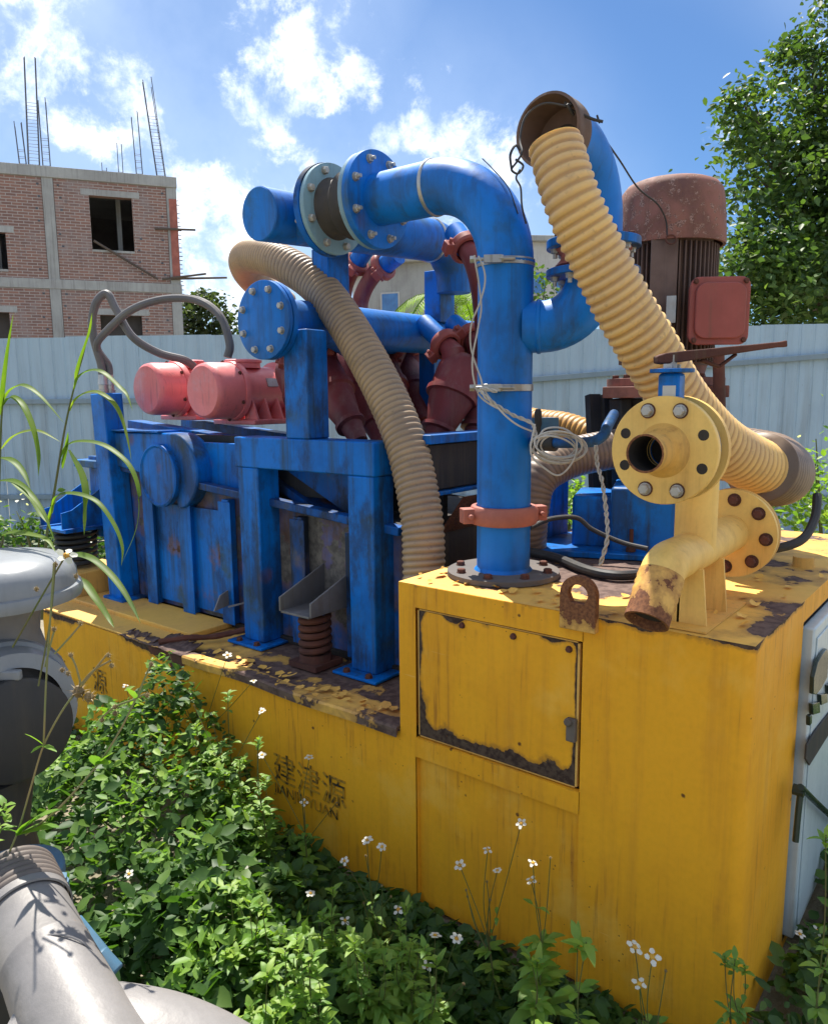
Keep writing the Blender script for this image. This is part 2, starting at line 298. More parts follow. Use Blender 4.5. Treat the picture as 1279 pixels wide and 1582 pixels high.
# ------------------------------------------------------------------ mesh builder
V = Vector
ORG = {}
def basis(ax):
    ax = V(ax).normalized(); h = V((0, 0, 1)) if abs(ax.z) < .9 else V((0, 1, 0))
    u = h.cross(ax).normalized(); return u, ax.cross(u).normalized(), ax
class MB:
    def __init__(s): s.v = []; s.f = []; s.a = {}; s.attr = 'wear'
    def add(s, vs, fs, at=None):
        n = len(s.v); s.v += [tuple(p) for p in vs]; s.f += [tuple(n+i for i in f) for f in fs]
        if at is not None:
            for i, x in enumerate(at): s.a[n+i] = x
        return s
    def box(s, c, d, rz=0, R=None, taper=1):
        c = V(c); vs = []
        M_ = R or Matrix.Rotation(rz, 3, 'Z')
        for z in (-.5, .5):
            k = taper if z > 0 else 1
            for x, y in ((-.5, -.5), (.5, -.5), (.5, .5), (-.5, .5)): vs.append(c + M_ @ V((x*d[0]*k, y*d[1]*k, z*d[2])))
        return s.add(vs, [(0, 3, 2, 1), (4, 5, 6, 7), (0, 1, 5, 4), (1, 2, 6, 5), (2, 3, 7, 6), (3, 0, 4, 7)])
    def b2(s, p, q):      # box between two corners
        p, q = V(p), V(q); return s.box((p+q)/2, tuple(abs(a) for a in (q-p)))
    def bar(s, p, q, w, h, up=(0, 0, 1)):
        p, q = V(p), V(q); z = (q-p); L = z.length; z.normalize(); x = V(up).cross(z)
        if x.length < 1e-4: x = V((1, 0, 0)).cross(z)
        x.normalize(); y = z.cross(x)
        return s.box((p+q)/2, (w, h, L), R=Matrix((x, y, z)).transposed())
    def lathe(s, p, ax, prof, n=28, cap=True, at=None):
        """prof: (distance along axis, radius)"""
        u, v, a = basis(ax); p = V(p); vs = []; fs = []; w_ = []
        for k, (d, r) in enumerate(prof):
            for i in range(n):
                th = 2*PI*i/n; vs.append(p + a*d + (u*math.cos(th)+v*math.sin(th))*r); w_.append(at[k] if at else 0)
        for k in range(len(prof)-1):
            for i in range(n):
                j = (i+1) % n; fs.append((k*n+i, k*n+j, (k+1)*n+j, (k+1)*n+i))
        if cap:
            if prof[0][1] > 1e-5: fs.append(tuple(range(n-1, -1, -1)))
            if prof[-1][1] > 1e-5: fs.append(tuple((len(prof)-1)*n+i for i in range(n)))
        return s.add(vs, fs, w_ if at else None)
    def cyl(s, p, q, r, r2=None, n=20, cap=True):
        p, q = V(p), V(q); return s.lathe(p, q-p, [(0, r), ((q-p).length, r if r2 is None else r2)], n, cap)
    def ring(s, p, ax, ro, ri, th, n=40):
        return s.lathe(p, ax, [(0, ri), (0, ro), (th, ro), (th, ri), (0, ri)], n, False)
    def tube(s, pts, r, n=16, cap=True, at=None):
        pts = [V(p) for p in pts]; keep = [i for i in range(len(pts)) if i == 0 or (pts[i]-pts[i-1]).length > 1e-5]
        if isinstance(r, (list, tuple)) and len(r) >= len(pts): r = [r[i] for i in keep]
        pts = [pts[i] for i in keep]; N = len(pts)
        rr = r if isinstance(r, (list, tuple, np.ndarray)) else [r]*N
        T = [(pts[min(i+1, N-1)]-pts[max(i-1, 0)]).normalized() for i in range(N)]
        u = basis(T[0])[0]; vs = []; fs = []; w_ = []
        for i in range(N):
            u = (u - T[i]*u.dot(T[i])).normalized(); v = T[i].cross(u)
            for k in range(n):
                th = 2*PI*k/n; R_ = rr[i](th) if callable(rr[i]) else rr[i]
                vs.append(pts[i] + (u*math.cos(th)+v*math.sin(th))*R_)
                if at: w_.append(at(i, th))
        for i in range(N-1):
            for k in range(n):
                j = (k+1) % n; fs.append((i*n+k, i*n+j, (i+1)*n+j, (i+1)*n+k))
        if cap: fs += [tuple(range(n-1, -1, -1)), tuple((N-1)*n+i for i in range(n))]
        return s.add(vs, fs, w_ if at else None)
    def prism(s, outline, o, u, v, th):
        """2-D outline in the plane (o,u,v), thickness th along u x v"""
        o, u, v = V(o), V(u).normalized(), V(v).normalized(); w_ = u.cross(v); n = len(outline)
        A = [o+u*a+v*b for a, b in outline]; B = [p+w_*th for p in A]
        return s.add(A+B, [tuple(range(n-1, -1, -1)), tuple(range(n, 2*n))] + [(i, (i+1) % n, n+(i+1) % n, n+i) for i in range(n)])
    def sheet(s, o, u, v, nu, nv, fn=None):
        o, u, v = V(o), V(u), V(v); vs = []; fs = []; w_ = []; lu, lv = u.length, v.length
        for j in range(nv+1):
            for i in range(nu+1):
                vs.append(o+u*(i/nu)+v*(j/nv)); w_.append(fn(i/nu*lu, j/nv*lv, lu, lv) if fn else 0)
        for j in range(nv):
            for i in range(nu):
                a = j*(nu+1)+i; fs.append((a, a+1, a+nu+2, a+nu+1))
        return s.add(vs, fs, w_)
    def mesh(s, name, m, org=V((0, 0, 0)), ang=35, smooth=True):
        me = bpy.data.meshes.new(name); me.from_pydata([(p[0]-org[0], p[1]-org[1], p[2]-org[2]) for p in s.v], [], s.f)
        if m: me.materials.append(MAT[m])
        if s.a:
            a = me.attributes.new(s.attr, 'FLOAT', 'POINT'); arr = np.zeros(len(s.v), np.float32)
            arr[list(s.a.keys())] = list(s.a.values()); a.data.foreach_set('value', arr)
        if smooth:
            me.polygons.foreach_set('use_smooth', [True]*len(me.polygons)); me.set_sharp_from_angle(angle=math.radians(ang))
        me.update(); return me
    def build(s, name, m, parent=None, bevel=0, ang=35, base=None):
        org = V(base) if base is not None else (ORG.get(parent.name) if parent else V((0, 0, 0)))
        if org is None: org = V((0, 0, 0))
        me = s.mesh(name, m, org, ang)
        o = bpy.data.objects.new(name, me); COL.objects.link(o)
        if parent: o.parent = parent
        if base is not None: o.location = base
        ORG[o.name] = org
        if bevel:
            b = o.modifiers.new('bevel', 'BEVEL'); b.width = bevel; b.segments = 2; b.limit_method = 'ANGLE'; b.angle_limit = math.radians(40); b.harden_normals = False
        return o
def thing(name, label, cat, loc=(0, 0, 0), group=None, rz=None):
    o = bpy.data.objects.new(name, None); COL.objects.link(o); o.location = loc; o.empty_display_size = .1
    o['label'] = label; o['category'] = cat
    if group: o['group'] = group
    if rz is not None: o.rotation_euler.z = rz; ORG[o.name] = None
    else: ORG[o.name] = V(loc)
    return o
def tag(o, label, cat, group=None, kind=None):
    if label: o['label'] = label
    if cat: o['category'] = cat
    if group: o['group'] = group
    if kind: o['kind'] = kind
    return o
def inst(name, me, parent, loc, ax=None, local=False):
    o = bpy.data.objects.new(name, me); COL.objects.link(o); o.parent = parent
    org = ORG.get(parent.name) if parent else None
    o.location = V(loc) - (org if org is not None else V((0, 0, 0)))
    if ax is not None: o.rotation_mode = 'QUATERNION'; o.rotation_quaternion = V(ax).to_track_quat('Z', 'Y')
    ORG[o.name] = V(loc); return o
def cr(pts, n=12):
    """Catmull-Rom through points"""
    P = [V(p) for p in pts]; P = [P[0]*2-P[1]] + P + [P[-1]*2-P[-2]]; out = []
    for i in range(1, len(P)-2):
        for k in range(n):
            t_ = k/n; a, b, c, d = P[i-1:i+3]
            out.append(.5*((2*b)+(c-a)*t_+(2*a-5*b+4*c-d)*t_*t_+(-a+3*b-3*c+d)*t_**3))
    out.append(P[-2]); return out
def resample(pts, step):
    out = [pts[0]]; acc = 0
    for a, b in zip(pts[:-1], pts[1:]):
        L = (b-a).length; 
        if L < 1e-9: continue
        pos = step-acc
        while pos <= L: out.append(a+(b-a)*(pos/L)); pos += step
        acc = (acc+L) % step if False else L-(pos-step)
    return out
def arc(c, a, b, r, n=10, t0=0, t1=PI/2):
    """points c + r(cos a + sin b)"""
    c, a, b = V(c), V(a).normalized(), V(b).normalized()
    return [c+(a*math.cos(t0+(t1-t0)*i/n)+b*math.sin(t0+(t1-t0)*i/n))*r for i in range(n+1)]
def corrugated(name, pts, R, m, parent=None, pitch=.028, amp=.0055, base=None, n=36, solid_ends=0, helix=True, Rfn=None):
    P = resample(cr(pts, 24), pitch/5); mb = MB(); mb.attr = 'rib'; N = len(P); T_ = pitch/5
    def prof(i, th):
        ph = (i*T_/pitch - (th/(2*PI) if helix else 0)) % 1
        k = .5+.5*math.cos(2*PI*ph); return k**.7
    rads = []
    for i in range(N):
        R_ = R if Rfn is None else R*Rfn(i/(N-1))
        rads.append(lambda th, i=i, R_=R_: R_ - amp + amp*1.6*prof(i, th))
    mb.tube(P, rads, n, True, at=lambda i, th: prof(i, th))
    return mb.build(name, m, parent, base=base, ang=80), P

# bolt mesh (hex head + washer) along +Z, sitting on z=0
def bolt_mesh(name, r=.014, h=.012, m='bolt_metal', shank=0, nut=False):
    b = MB(); b.lathe((0, 0, 0), (0, 0, 1), [(0, r*1.15), (r*.18, r*1.15)], 14)
    b.lathe((0, 0, r*.18), (0, 0, 1), [(0, r), (h*.8, r), (h, r*.82)], 6)
    if shank: b.cyl((0, 0, h), (0, 0, h+shank), r*.5, n=10)
    return b.mesh(name, m)
BOLT = bolt_mesh('bolt', .0135, .014); BOLTN = bolt_mesh('bolt', .0135, .012, shank=.016); BOLTR = bolt_mesh('bolt', .014, .012, 'rust')
BOLTS = bolt_mesh('bolt', .009, .008, 'rust')
def bolts(parent, p, ax, rad, n, me=BOLT, off=.2, name='bolt'):
    u, v, a = basis(ax)
    for k in range(n):
        th = 2*PI*(k+off)/n; inst(name, me, parent, V(p)+(u*math.cos(th)+v*math.sin(th))*rad, a)
def victaulic(name, parent, p, ax, r, m='red_casting', lug=(1, 0, 0), w_=.05):
    """grooved pipe coupling: two half shells with bolt lugs"""
    b = MB(); a = V(ax).normalized(); p = V(p)
    b.lathe(p-a*w_/2, a, [(0, r+.004), (0, r+.018), (w_*.22, r+.026), (w_*.78, r+.026), (w_, r+.018), (w_, r+.004)], 32, False)
    l = (V(lug)-a*V(lug).dot(a)).normalized(); q = a.cross(l)
    for s_ in (1, -1):
        c = p+l*s_*(r+.036); b.box(c, (.045, .05, w_*.8), R=Matrix((l, q, a)).transposed())
        b.cyl(c-q*.045, c+q*.045, .009, n=8)
    return b.build(name, m, parent, bevel=.003)

H1, H2, LC, LT, WW = 1.142, .625, 1.118, 3.62, 1.75
# ================================================================== SETTING
def ground():
    n = 120; b = MB(); xs = [-1*(-1)**0]
    ax = sorted(set([round(x, 3) for x in np.concatenate([np.linspace(-4, 14, 61), np.array([-600, -200, -80, -30, -12, 24, 45, 90, 220, 700])])]))
    ay = sorted(set([round(x, 3) for x in np.concatenate([np.linspace(-4, 14, 61), np.array([-600, -200, -80, -30, -12, 24, 45, 90, 220, 700])])]))
    vs = []
    for y in ay:
        for x in ax: vs.append((x, y, -.02 + .035*mnoise.noise((x*.9, y*.9, 0))))
    m_ = len(ax); fs = [(j*m_+i, j*m_+i+1, (j+1)*m_+i+1, (j+1)*m_+i) for j in range(len(ay)-1) for i in range(m_-1)]
    b.add(vs, fs); o = b.build('ground', 'soil'); tag(o, None, None, kind='structure')
ground()

# ---- sheet metal fence: panels and rails
def fence():
    A = V((-9.0, 16.4, 0)); A = D(-330, 523, 9.55); B = D(1500, 505, 8.45); A.z = B.z = 0
    d = (B-A); L = d.length; rz = math.atan2(d.y, d.x)
    t_ = thing('sheet_metal_fence', 'pale blue grey corrugated sheet fence running behind the machine', 'fence', A, rz=rz)
    pw = .9; prof = []; x = 0
    while x < pw-.001:
        for dx, dy in ((0, 0), (.11, 0), (.12, .008), (.14, .008), (.15, 0)): prof.append((min(x+dx, pw), dy))
        x += .15
    b = MB(); H = 2.49; k = len(prof); zs = (0, .8, 1.6, H)
    for z in zs: b.v += [(a, c, z) for a, c in prof]
    for j in range(len(zs)-1):
        b.f += [(j*k+i, j*k+i+1, (j+1)*k+i+1, (j+1)*k+i) for i in range(k-1)]
    me = b.mesh('panel', 'fence_sheet'); n = int(L/pw)
    for i in range(n):
        o = inst('panel', me, t_, (i*pw, .006*(i % 2), random.uniform(-.012, .012)))
    for z0, z1, x0, x1 in ((1.72, 1.72, 0, .53*L), (1.80, 2.25, .535*L, L)):
        r = MB(); r.bar((x0, -.03, z0), (x1, -.03, z1), .05, .06); r.build('rail', 'fence_rail', t_, bevel=.004)
    r = MB(); r.bar((0, -.028, .55), (L, -.028, .55), .05, .05); r.build('rail', 'fence_rail', t_)
fence()

# ---- unfinished brick building
def building():
    O = V((11.641, 18.633, 0)); e = V((-.85947, .51119, 0)); rz = math.atan2(e.y, e.x)
    t_ = thing('brick_building', 'unfinished two storey red brick building with bare concrete columns', 'building', O, rz=rz)
    # local: x along facade to the left, outward (camera side) is +y
    W_, Dp = 13.0, 9.0; T = .24
    cols = [0.0, 3.12, 6.4, 9.6, 12.7]; floors = [(0, 1.9), (1.9, 4.66), (4.92, 7.50)]
    wins = {(0, 2): (1.17, 2.25, 5.74, 7.14), (1, 2): (4.33, 5.5, 5.12, 6.05), (2, 2): (7.5, 8.6, 5.7, 7.1), (0, 1): (1.09, 2.17, 2.9, 4.02), (1, 1): (4.4, 5.5, 2.9, 4.02), (2, 1): (7.5, 8.6, 2.9, 4.0)}
    def wall(x0, x1, z0, z1, win, yo=0, alongy=False):
        b = MB()
        def bx(a0, a1, c0, c1):
            if alongy: b.b2((yo-T, -a1, c0), (yo, -a0, c1)) if False else b.b2((0, -a1, c0), (T, -a0, c1))
            else: b.b2((a0, yo-T, c0), (a1, yo, c1))
        if not win: bx(x0, x1, z0, z1)
        else:
            wx0, wx1, wz0, wz1 = win
            bx(x0, wx0, z0, z1); bx(wx1, x1, z0, z1); bx(wx0, wx1, z0, wz0); bx(wx0, wx1, wz1, z1)
        b.build('wall', 'brickwork', t_)
        if win:
            l_ = MB(); l_.b2((win[0]-.2, yo-.02, win[3]+.002), (win[1]+.2, yo+.012, win[3]+.16)); l_.build('lintel', 'concrete', t_)
            f = MB(); f.b2((wx0, yo-.02, wz0-.06), (wx1, yo+.03, wz0-.002)); f.build('window_sill', 'concrete', t_)
    for fi, (z0, z1) in enumerate(floors):
        for ci in range(4):
            wall(cols[ci]+.27, cols[ci+1]-.02, z0, z1, wins.get((ci, fi)))
        wall(.3, Dp-.2, z0, z1, None, alongy=True)
        wall(cols[0]+.3, 12.6, z0, z1, None, yo=-Dp+.24)
    for c in cols:
        b = MB(); b.b2((c-.01, -.26, 0), (c+.26, .015, 7.5)); b.build('column', 'concrete', t_)
    for z0, z1, y1 in ((4.665, 4.915, .03), (7.505, 7.78, .05), (1.7, 1.9, .02)):
        b = MB(); b.b2((-.03, -.3, z0), (W_, y1, z1)); b.build('beam', 'concrete', t_, bevel=.01)
        s_ = MB(); s_.b2((.26, -Dp, z0+.06), (W_-.3, -.31, z1-.02)); s_.build('floor_slab', 'concrete', t_)
    b = MB(); b.b2((-.005, -.255, 5.1), (.2, .032, 7.2)); b.build('repair_patch', 'pinkish_coupling', t_)
    # inner partition seen through the windows
    for c in (1.45, 4.6, 8.0):
        b = MB(); b.b2((c, -3.2, 4.93), (c+.12, -1.2, 7.45)); b.build('partition', 'concrete', t_)
    # rebar cages
    for x, h, s_, lean in ((.22, 10.45, .22, .25), (.83, 9.55, .16, .05), (1.31, 9.02, .12, 0), (1.75, 8.45, .12, 0), (3.42, 10.6, .26, -.1), (3.15, 9.6, .18, 0), (3.72, 9.0, .16, .05), (6.6, 9.8, .2, .1)):
        b = MB(); y0 = -.2 if x < 1 or x > 3 else -1.5
        for dx, dy in ((0, 0), (s_, 0), (0, -s_), (s_, -s_)):
            hh = h-random.uniform(0, .25)
            b.cyl((x+dx, y0+dy, 7.7), (x+dx+lean, y0+dy, hh), .011, n=5)
        z = 7.85
        while z < h-1.05 or z < 8.3:
            k = (z-7.7)/(h-7.7)*lean
            for p, q in (((0, 0), (s_, 0)), ((s_, 0), (s_, -s_)), ((s_, -s_), (0, -s_)), ((0, -s_), (0, 0))):
                b.cyl((x+p[0]+k, y0+p[1], z), (x+q[0]+k, y0+q[1], z), .006, n=4)
            z += .17
        b.build('rebar_cage', 'rebar_steel', t_)
    for p, q in (((.62, .08, 6.37), (-.47, .1, 6.40)), ((.25, .06, 5.05), (-1.28, .1, 5.14)), ((.5, .1, 5.02), (-.7, .12, 5.22)), ((2.2, .1, 5.95), (.6, .07, 5.02))):
        b = MB(); b.cyl(p, q, .035, .028, n=8); b.build('scaffold_pole', 'bamboo', t_)
    b = MB()
    for k in range(34):      # mortar ends and wall ties along the free corner, and putlog holes
        z = 3.4+k*.115; b.box((-.05, -.12, z), (random.uniform(.02, .12), .02, .02))
    b.build('tie_wires', 'rebar_steel', t_)['kind'] = 'stuff'
    b = MB()
    for c in (2.98, 3.52, .42, 1.02):
        for k in range(14):
            if random.random() < .6: b.box((c+random.uniform(-.06, .06), .001, 3.3+k*.31), (.06, .012, .05))
    b.build('putlog_holes', 'rebar_steel', t_)['kind'] = 'stuff'
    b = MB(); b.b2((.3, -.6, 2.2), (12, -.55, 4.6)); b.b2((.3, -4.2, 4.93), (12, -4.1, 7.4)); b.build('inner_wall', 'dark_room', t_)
building()

# ---- far houses seen between the pipes
def house(name, label, px, py, dep, w_, d_, h, m, wins, rz):
    p = D(px, py, dep); t_ = thing(name, label, 'house', (p.x, p.y, 0), rz=rz)
    b = MB(); b.b2((-w_/2, 0, 0), (w_/2, d_, h)); b.build('wall', m, t_)
    b = MB(); b.b2((-w_/2-.3, -.3, h+.003), (w_/2+.3, d_+.3, h+.25)); b.build('roof', 'concrete', t_, bevel=.03)
    for (x, z, ww, hh) in wins:
        f = MB(); f.b2((x-.06, -.04, z-.06), (x+ww+.06, -.001, z+hh+.06)); f = f.build('window', 'render_white', t_)
        g = MB(); g.b2((x, -.06, z), (x+ww, -.042, z+hh)); g.build('pane', 'blue_window', f)
    return t_
fa = math.atan2(rt.y, rt.x)
house('far_house', 'white rendered house with blue windows seen through the pipe frame', 668, 430, 30, 4.2, 6, 6.9, 'render_white', [(-1.1, 5.1, .9, .8), (-.0, 5.1, .9, .8), (-1.1, 2.2, .9, .9)], fa+.25)
house('far_house', 'grey gabled shed roofed house at left of the white house', 615, 430, 27, 2.6, 5, 6.3, 'concrete', [(-.6, 4.6, .6, .7)], fa-.35)
house('far_house', 'grey flat roofed house showing just right of the tall blue pipe', 850, 350, 34, 3.4, 6, 8.4, 'render_white', [(-1., 6.2, .8, .9), (.3, 6.2, .8, .9)], fa+.1)

# ---- foliage
LEAFV = np.array([(0, 0, 0), (.26, .28, .05), (.24, .62, .03), (0, .45, -.04), (-.26, .28, .05), (-.24, .62, .03), (0, 1, -.08)], np.float32)
LEAFF = np.array([(0, 1, 3), (1, 2, 3), (2, 6, 3), (0, 3, 4), (4, 3, 5), (5, 3, 6)])
def leaf_cloud(name, P, S, m, parent=None, up_bias=.6, base=None, wide=1.0, droop=0, seed=1):
    rs = np.random.RandomState(seed); N = len(P)
    nrm = rs.normal(size=(N, 3)); nrm[:, 2] = np.abs(nrm[:, 2]) + up_bias; nrm /= np.linalg.norm(nrm, axis=1)[:, None]
    d = rs.normal(size=(N, 3)); d[:, 2] -= droop; d -= nrm*(d*nrm).sum(1)[:, None]; d /= np.linalg.norm(d, axis=1)[:, None]
    x = np.cross(d, nrm); S = np.asarray(S).reshape(-1, 1, 1)
    L = LEAFV.copy(); L[:, 0] *= wide
    vs = P[:, None, :] + S*(L[None, :, 0, None]*x[:, None, :] + L[None, :, 1, None]*d[:, None, :] + L[None, :, 2, None]*nrm[:, None, :])
    org = V(base) if base is not None else (ORG.get(parent.name) if parent else None)
    if org is None: org = V((0, 0, 0))
    vs = vs.reshape(-1, 3) - np.array(org)
    fs = (LEAFF[None] + 7*np.arange(N)[:, None, None]).reshape(-1)
    me = bpy.data.meshes.new(name); me.vertices.add(len(vs)); me.vertices.foreach_set('co', vs.astype(np.float32).ravel())
    nf = N*6; me.loops.add(nf*3); me.loops.foreach_set('vertex_index', fs.astype(np.int32))
    me.polygons.add(nf); me.polygons.foreach_set('loop_start', np.arange(0, nf*3, 3, dtype=np.int32))
    me.update(calc_edges=True); me.materials.append(MAT[m])
    a = me.attributes.new('rnd', 'FLOAT', 'POINT'); a.data.foreach_set('value', np.repeat(rs.rand(N), 7).astype(np.float32))
    o = bpy.data.objects.new(name, me); COL.objects.link(o)
    if parent: o.parent = parent
    if base is not None: o.location = base
    ORG[o.name] = org; return o
def crown_points(c, R, n_cl, per, rs, squash=1., cl=.5):
    out = []
    for k in range(n_cl):
        d = rs.normal(size=3); d /= np.linalg.norm(d); r = rs.uniform(.35, 1.05)**.6
        cc = np.array(c) + d*np.array([R[0], R[1], R[2]])*r; s_ = cl*rs.uniform(.5, 1.3)
        q = rs.normal(size=(int(per*rs.uniform(.6, 1.4)), 3))*np.array([s_, s_, s_*.55]); q[:, 2] -= (q[:, 0]**2+q[:, 1]**2)*.3/s_
        out.append(cc+q)
    return np.concatenate(out)
def tree(label, x, y, crowns, trunk_h, tr, mtl, leaf, per, ncl, cl, seed, cat='tree', name='broadleaf_tree', group=None):
    t_ = thing(name, label, cat, (x, y, 0), group); rs = np.random.RandomState(seed)
    b = MB(); top = V((x, y, trunk_h))
    b.tube([V((x, y, -.1)), V((x+.05, y, trunk_h*.4)), V((x-.05, y+.05, trunk_h*.8)), top], [tr*1.3, tr, tr*.8, tr*.6], 10)
    for (c, R) in crowns:
        for k in range(4):
            e_ = V(c)+V((rs.uniform(-.6, .6)*R[0], rs.uniform(-.6, .6)*R[1], rs.uniform(-.3, .6)*R[2])); s_ = V((x, y, trunk_h*rs.uniform(.5, .98)))
            mid = (s_+e_)/2+V((0, 0, .15)); b.tube([s_, mid, e_], [tr*.4, tr*.25, tr*.08], 6)
    b.build('trunk', 'bark', t_)
    P = np.concatenate([crown_points(c, R, int(ncl*R[0]*R[2]), per, rs, cl=cl) for c, R in crowns])
    leaf_cloud('crown', P, rs.uniform(leaf*.6, leaf*1.3, len(P)), mtl, t_, .5, seed=seed, droop=.5)
    return t_
rs0 = np.random.RandomState(5)
c1 = D(1310, 215, 13.5); c2 = D(1225, 330, 13.); c3 = D(1270, 440, 12.5); c4 = D(1265, 75, 14.); c5 = D(1340, 330, 13.5); c6 = D(1160, 165, 13.6); c7 = D(1175, 420, 12.6)
tree('tall leafy green tree rising behind the fence at right of the motor', c1.x+.3, c1.y, [(c1, (1.25, 1.25, 1.6)), (c2, (1.1, 1.1, 1.15)), (c3, (1.6, 1.3, .8)), (c4, (.75, .72, .95)), (c5, (1.3, 1.3, 1.5)), (c6, (.6, .55, .5)), (c7, (1.05, .8, .95)), (D(1200, 250, 13.4), (.9, .8, .8))], 4.5, .2, 'tree_leaf', .135, 58, 46, .26, 3)
c = D(318, 485, 32)
tree('small dark tree beside the right edge of the brick building', c.x, c.y, [(c+V((0, 0, -.2)), (1.1, 1.1, 1.3)), (c+V((.2, -.3, -2.)), (1.6, 1.6, 1.3))], 4.2, .12, 'far_leaf', .24, 40, 40, .32, 4)
c = D(820, 455, 26)
tree('bushy tree glimpsed between the tall blue pipe and the tan hose', c.x, c.y, [(c, (1.2, 1.2, 1.0)), (c+V((0, 0, -2)), (1.5, 1.5, 1.2))], 4., .14, 'tree_leaf', .2, 30, 24, .3, 6)
c = D(738, 440, 20)
tree('green bush seen behind the steel pipe frame', c.x, c.y, [(c, (.7, .7, .9)), (c+V((0, 0, -1.2)), (1., 1., .9))], 3., .1, 'sun_tinted_weed_leaf', .16, 30, 30, .22, 8)
# palm whose fronds show through the pipe frame
c = D(700, 470, 17); t_ = thing('palm', 'palm with drooping fronds seen through the pipe frame', 'palm', (c.x, c.y, 0))
b = MB(); b.cyl((c.x, c.y, -.1), (c.x, c.y, c.z), .12, .09, 10); b.build('trunk', 'bark', t_)
for k in range(11):
    a = k*2*PI/11+.3; b = MB(); pts = [V((c.x, c.y, c.z))+V((math.cos(a), math.sin(a), 0))*s_*1.2+V((0, 0, .9*s_-.95*s_*s_)) for s_ in np.linspace(0, 1.25, 8)]
    b.tube(pts, [.015]*8, 4)
    for i in range(1, 8):
        T_ = (pts[i]-pts[i-1]).normalized(); sd_ = T_.cross(V((0, 0, 1))).normalized()
        for j in range(4):
            q = pts[i-1].lerp(pts[i], j/4)
            for s_ in (1, -1):
                e_ = q+sd_*s_*.32+T_*.2-V((0, 0, .12)); b.add([q, q+T_*.04, e_], [(0, 1, 2)])
    b.build('frond', 'grass_blade', t_)
# bushes by the fence
def bush(label, c, R, m, leaf, n, seed, group=None, flowers=0):
    t_ = thing('shrub', label, 'shrub', (c.x, c.y, 0), group); rs = np.random.RandomState(seed)
    b = MB()
    for k in range(9):
        e_ = c+V((rs.uniform(-.7, .7)*R[0], rs.uniform(-.7, .7)*R[1], rs.uniform(-.1, .8)*R[2])); b.tube([V((c.x, c.y, 0)), (V((c.x, c.y, 0))+e_)/2+V((0, 0, .1)), e_], [.012, .009, .004], 5)
    b.build('stem', 'stem_green', t_)
    P = crown_points(c, R, n, 22, rs, cl=.11); P = P[P[:, 2] > .02]
    leaf_cloud('foliage', P, rs.uniform(leaf*.6, leaf*1.3, len(P)), m, t_, .5, seed=seed)
    if flowers:
        P = crown_points(c+V((0, 0, R[2]*.3)), R, flowers, 3, rs, cl=.1)
        leaf_cloud('blossom', P, rs.uniform(.03, .045, len(P)), 'petal', t_, 1., seed=seed+1, wide=1.6)
bush('flowering bush in front of the fence at the right edge', D(1292, 745, 5.2), (.36, .5, .36), 'sun_tinted_weed_leaf', .06, 70, 21, flowers=22)
bush('low weeds at the fence seen under the brown hose', D(870, 790, 7.6), (.5, .4, .5), 'sun_tinted_weed_leaf', .08, 40, 22, flowers=14)
bush('dark weed bush at the fence behind the left edge of the tank', D(55, 850, 7.8), (.7, .6, .62), 'shade_tinted_weed_leaf', .08, 60, 23, flowers=10)
# ================================================================== YELLOW MUD TANK
def sm(x, a, b): x = min(1, max(0, (x-a)/(b-a))); return x*x*(3-2*x)
tank = thing('mud_tank', 'long yellow peeling steel mud tank with a tall cabinet at its near end', 'tank', (0, 0, 0))
def skin(name, o, u, v, fn, m='yellow_paint', res=.03):
    b = MB(); b.sheet(o, u, v, max(2, int(V(u).length/res)), max(2, int(V(v).length/res)), fn); return b.build(name, m, tank)
# lower tank
def wl(s, t_, lu, lv):     # long side: chipped along the top edge
    d = lv-t_; w_ = .95*math.exp(-d/.045)*(.62+.9*mnoise.noise((s*2.6, 1, 0)))+.14*math.exp(-t_/.12)
    return w_
skin('side_plate', (0, LT, 0), (0, LC-LT, 0), (0, 0, H2-.001), wl)
skin('end_plate', (WW, LT, 0), (-WW, 0, 0), (0, 0, H2), lambda s, t_, a, b_: .1)
skin('back_plate', (WW, 0, 0), (0, LT, 0), (0, 0, H2), lambda s, t_, a, b_: .1)
def wt(s, t_, lu, lv):     # ledge: worn to the metal beside the legs, paint left along the rim
    n = mnoise.noise((s*3., t_*3, 3)); return .34+.32*n-.25*math.exp(-t_/.05)*(1 if n > -.1 else 0)-.25*sm(s, 2.35, 2.5)
tp = MB(); tp.sheet((0, LC, H2), (0, LT-LC, 0), (WW, 0, 0), 90, 60, lambda s, t_, a, b_: .42+.34*mnoise.noise((s*3.2, t_*3, 3))-.42*sm(s, 1.15, 1.35)-.3*(1-sm(s, .25, .5))*(t_ < .12))
for i, f in enumerate(tp.f): tp.f[i] = f[::-1]
tp.build('top_plate', 'yellow_top_paint', tank)
# rolled edge strip along the long side, bent and torn near the middle
e = MB(); pts = []
for k in range(46):
    y = LC+.005+(2.33-LC)*k/45; pts.append(V((-.010+.006*mnoise.noise((y*3, 0, 0)), y, H2+.006+.012*mnoise.noise((y*2.3, 5, 0)))))
for i in range(len(pts)-1):
    for j in (0,):
        pass
prof = [(-.008, -.028), (-.010, .002), (-.004, .010), (.052, .008), (.052, .0), (.0, -.004)]
vs = []; at_ = []
for p in pts:
    for q in prof: vs.append(p+V((q[0], 0, q[1]))); at_.append(.35+.3*mnoise.noise((p.y*2, q[0]*9, 0)))
k_ = len(prof); fs = [(i*k_+j, i*k_+(j+1) % k_, (i+1)*k_+(j+1) % k_, (i+1)*k_+j) for i in range(len(pts)-1) for j in range(k_)]+[tuple(range(k_-1, -1, -1)), tuple((len(pts)-1)*k_+j for j in range(k_))]
e.add(vs, fs, at_); e.build('edge_strip', 'yellow_top_paint', tank)
e = MB(); e.b2((.16, 2.52, H2+.003), (.52, LT-.03, H2+.03)); e.b2((.0, 2.62, H2+.002), (.16, LT-.02, H2+.012))
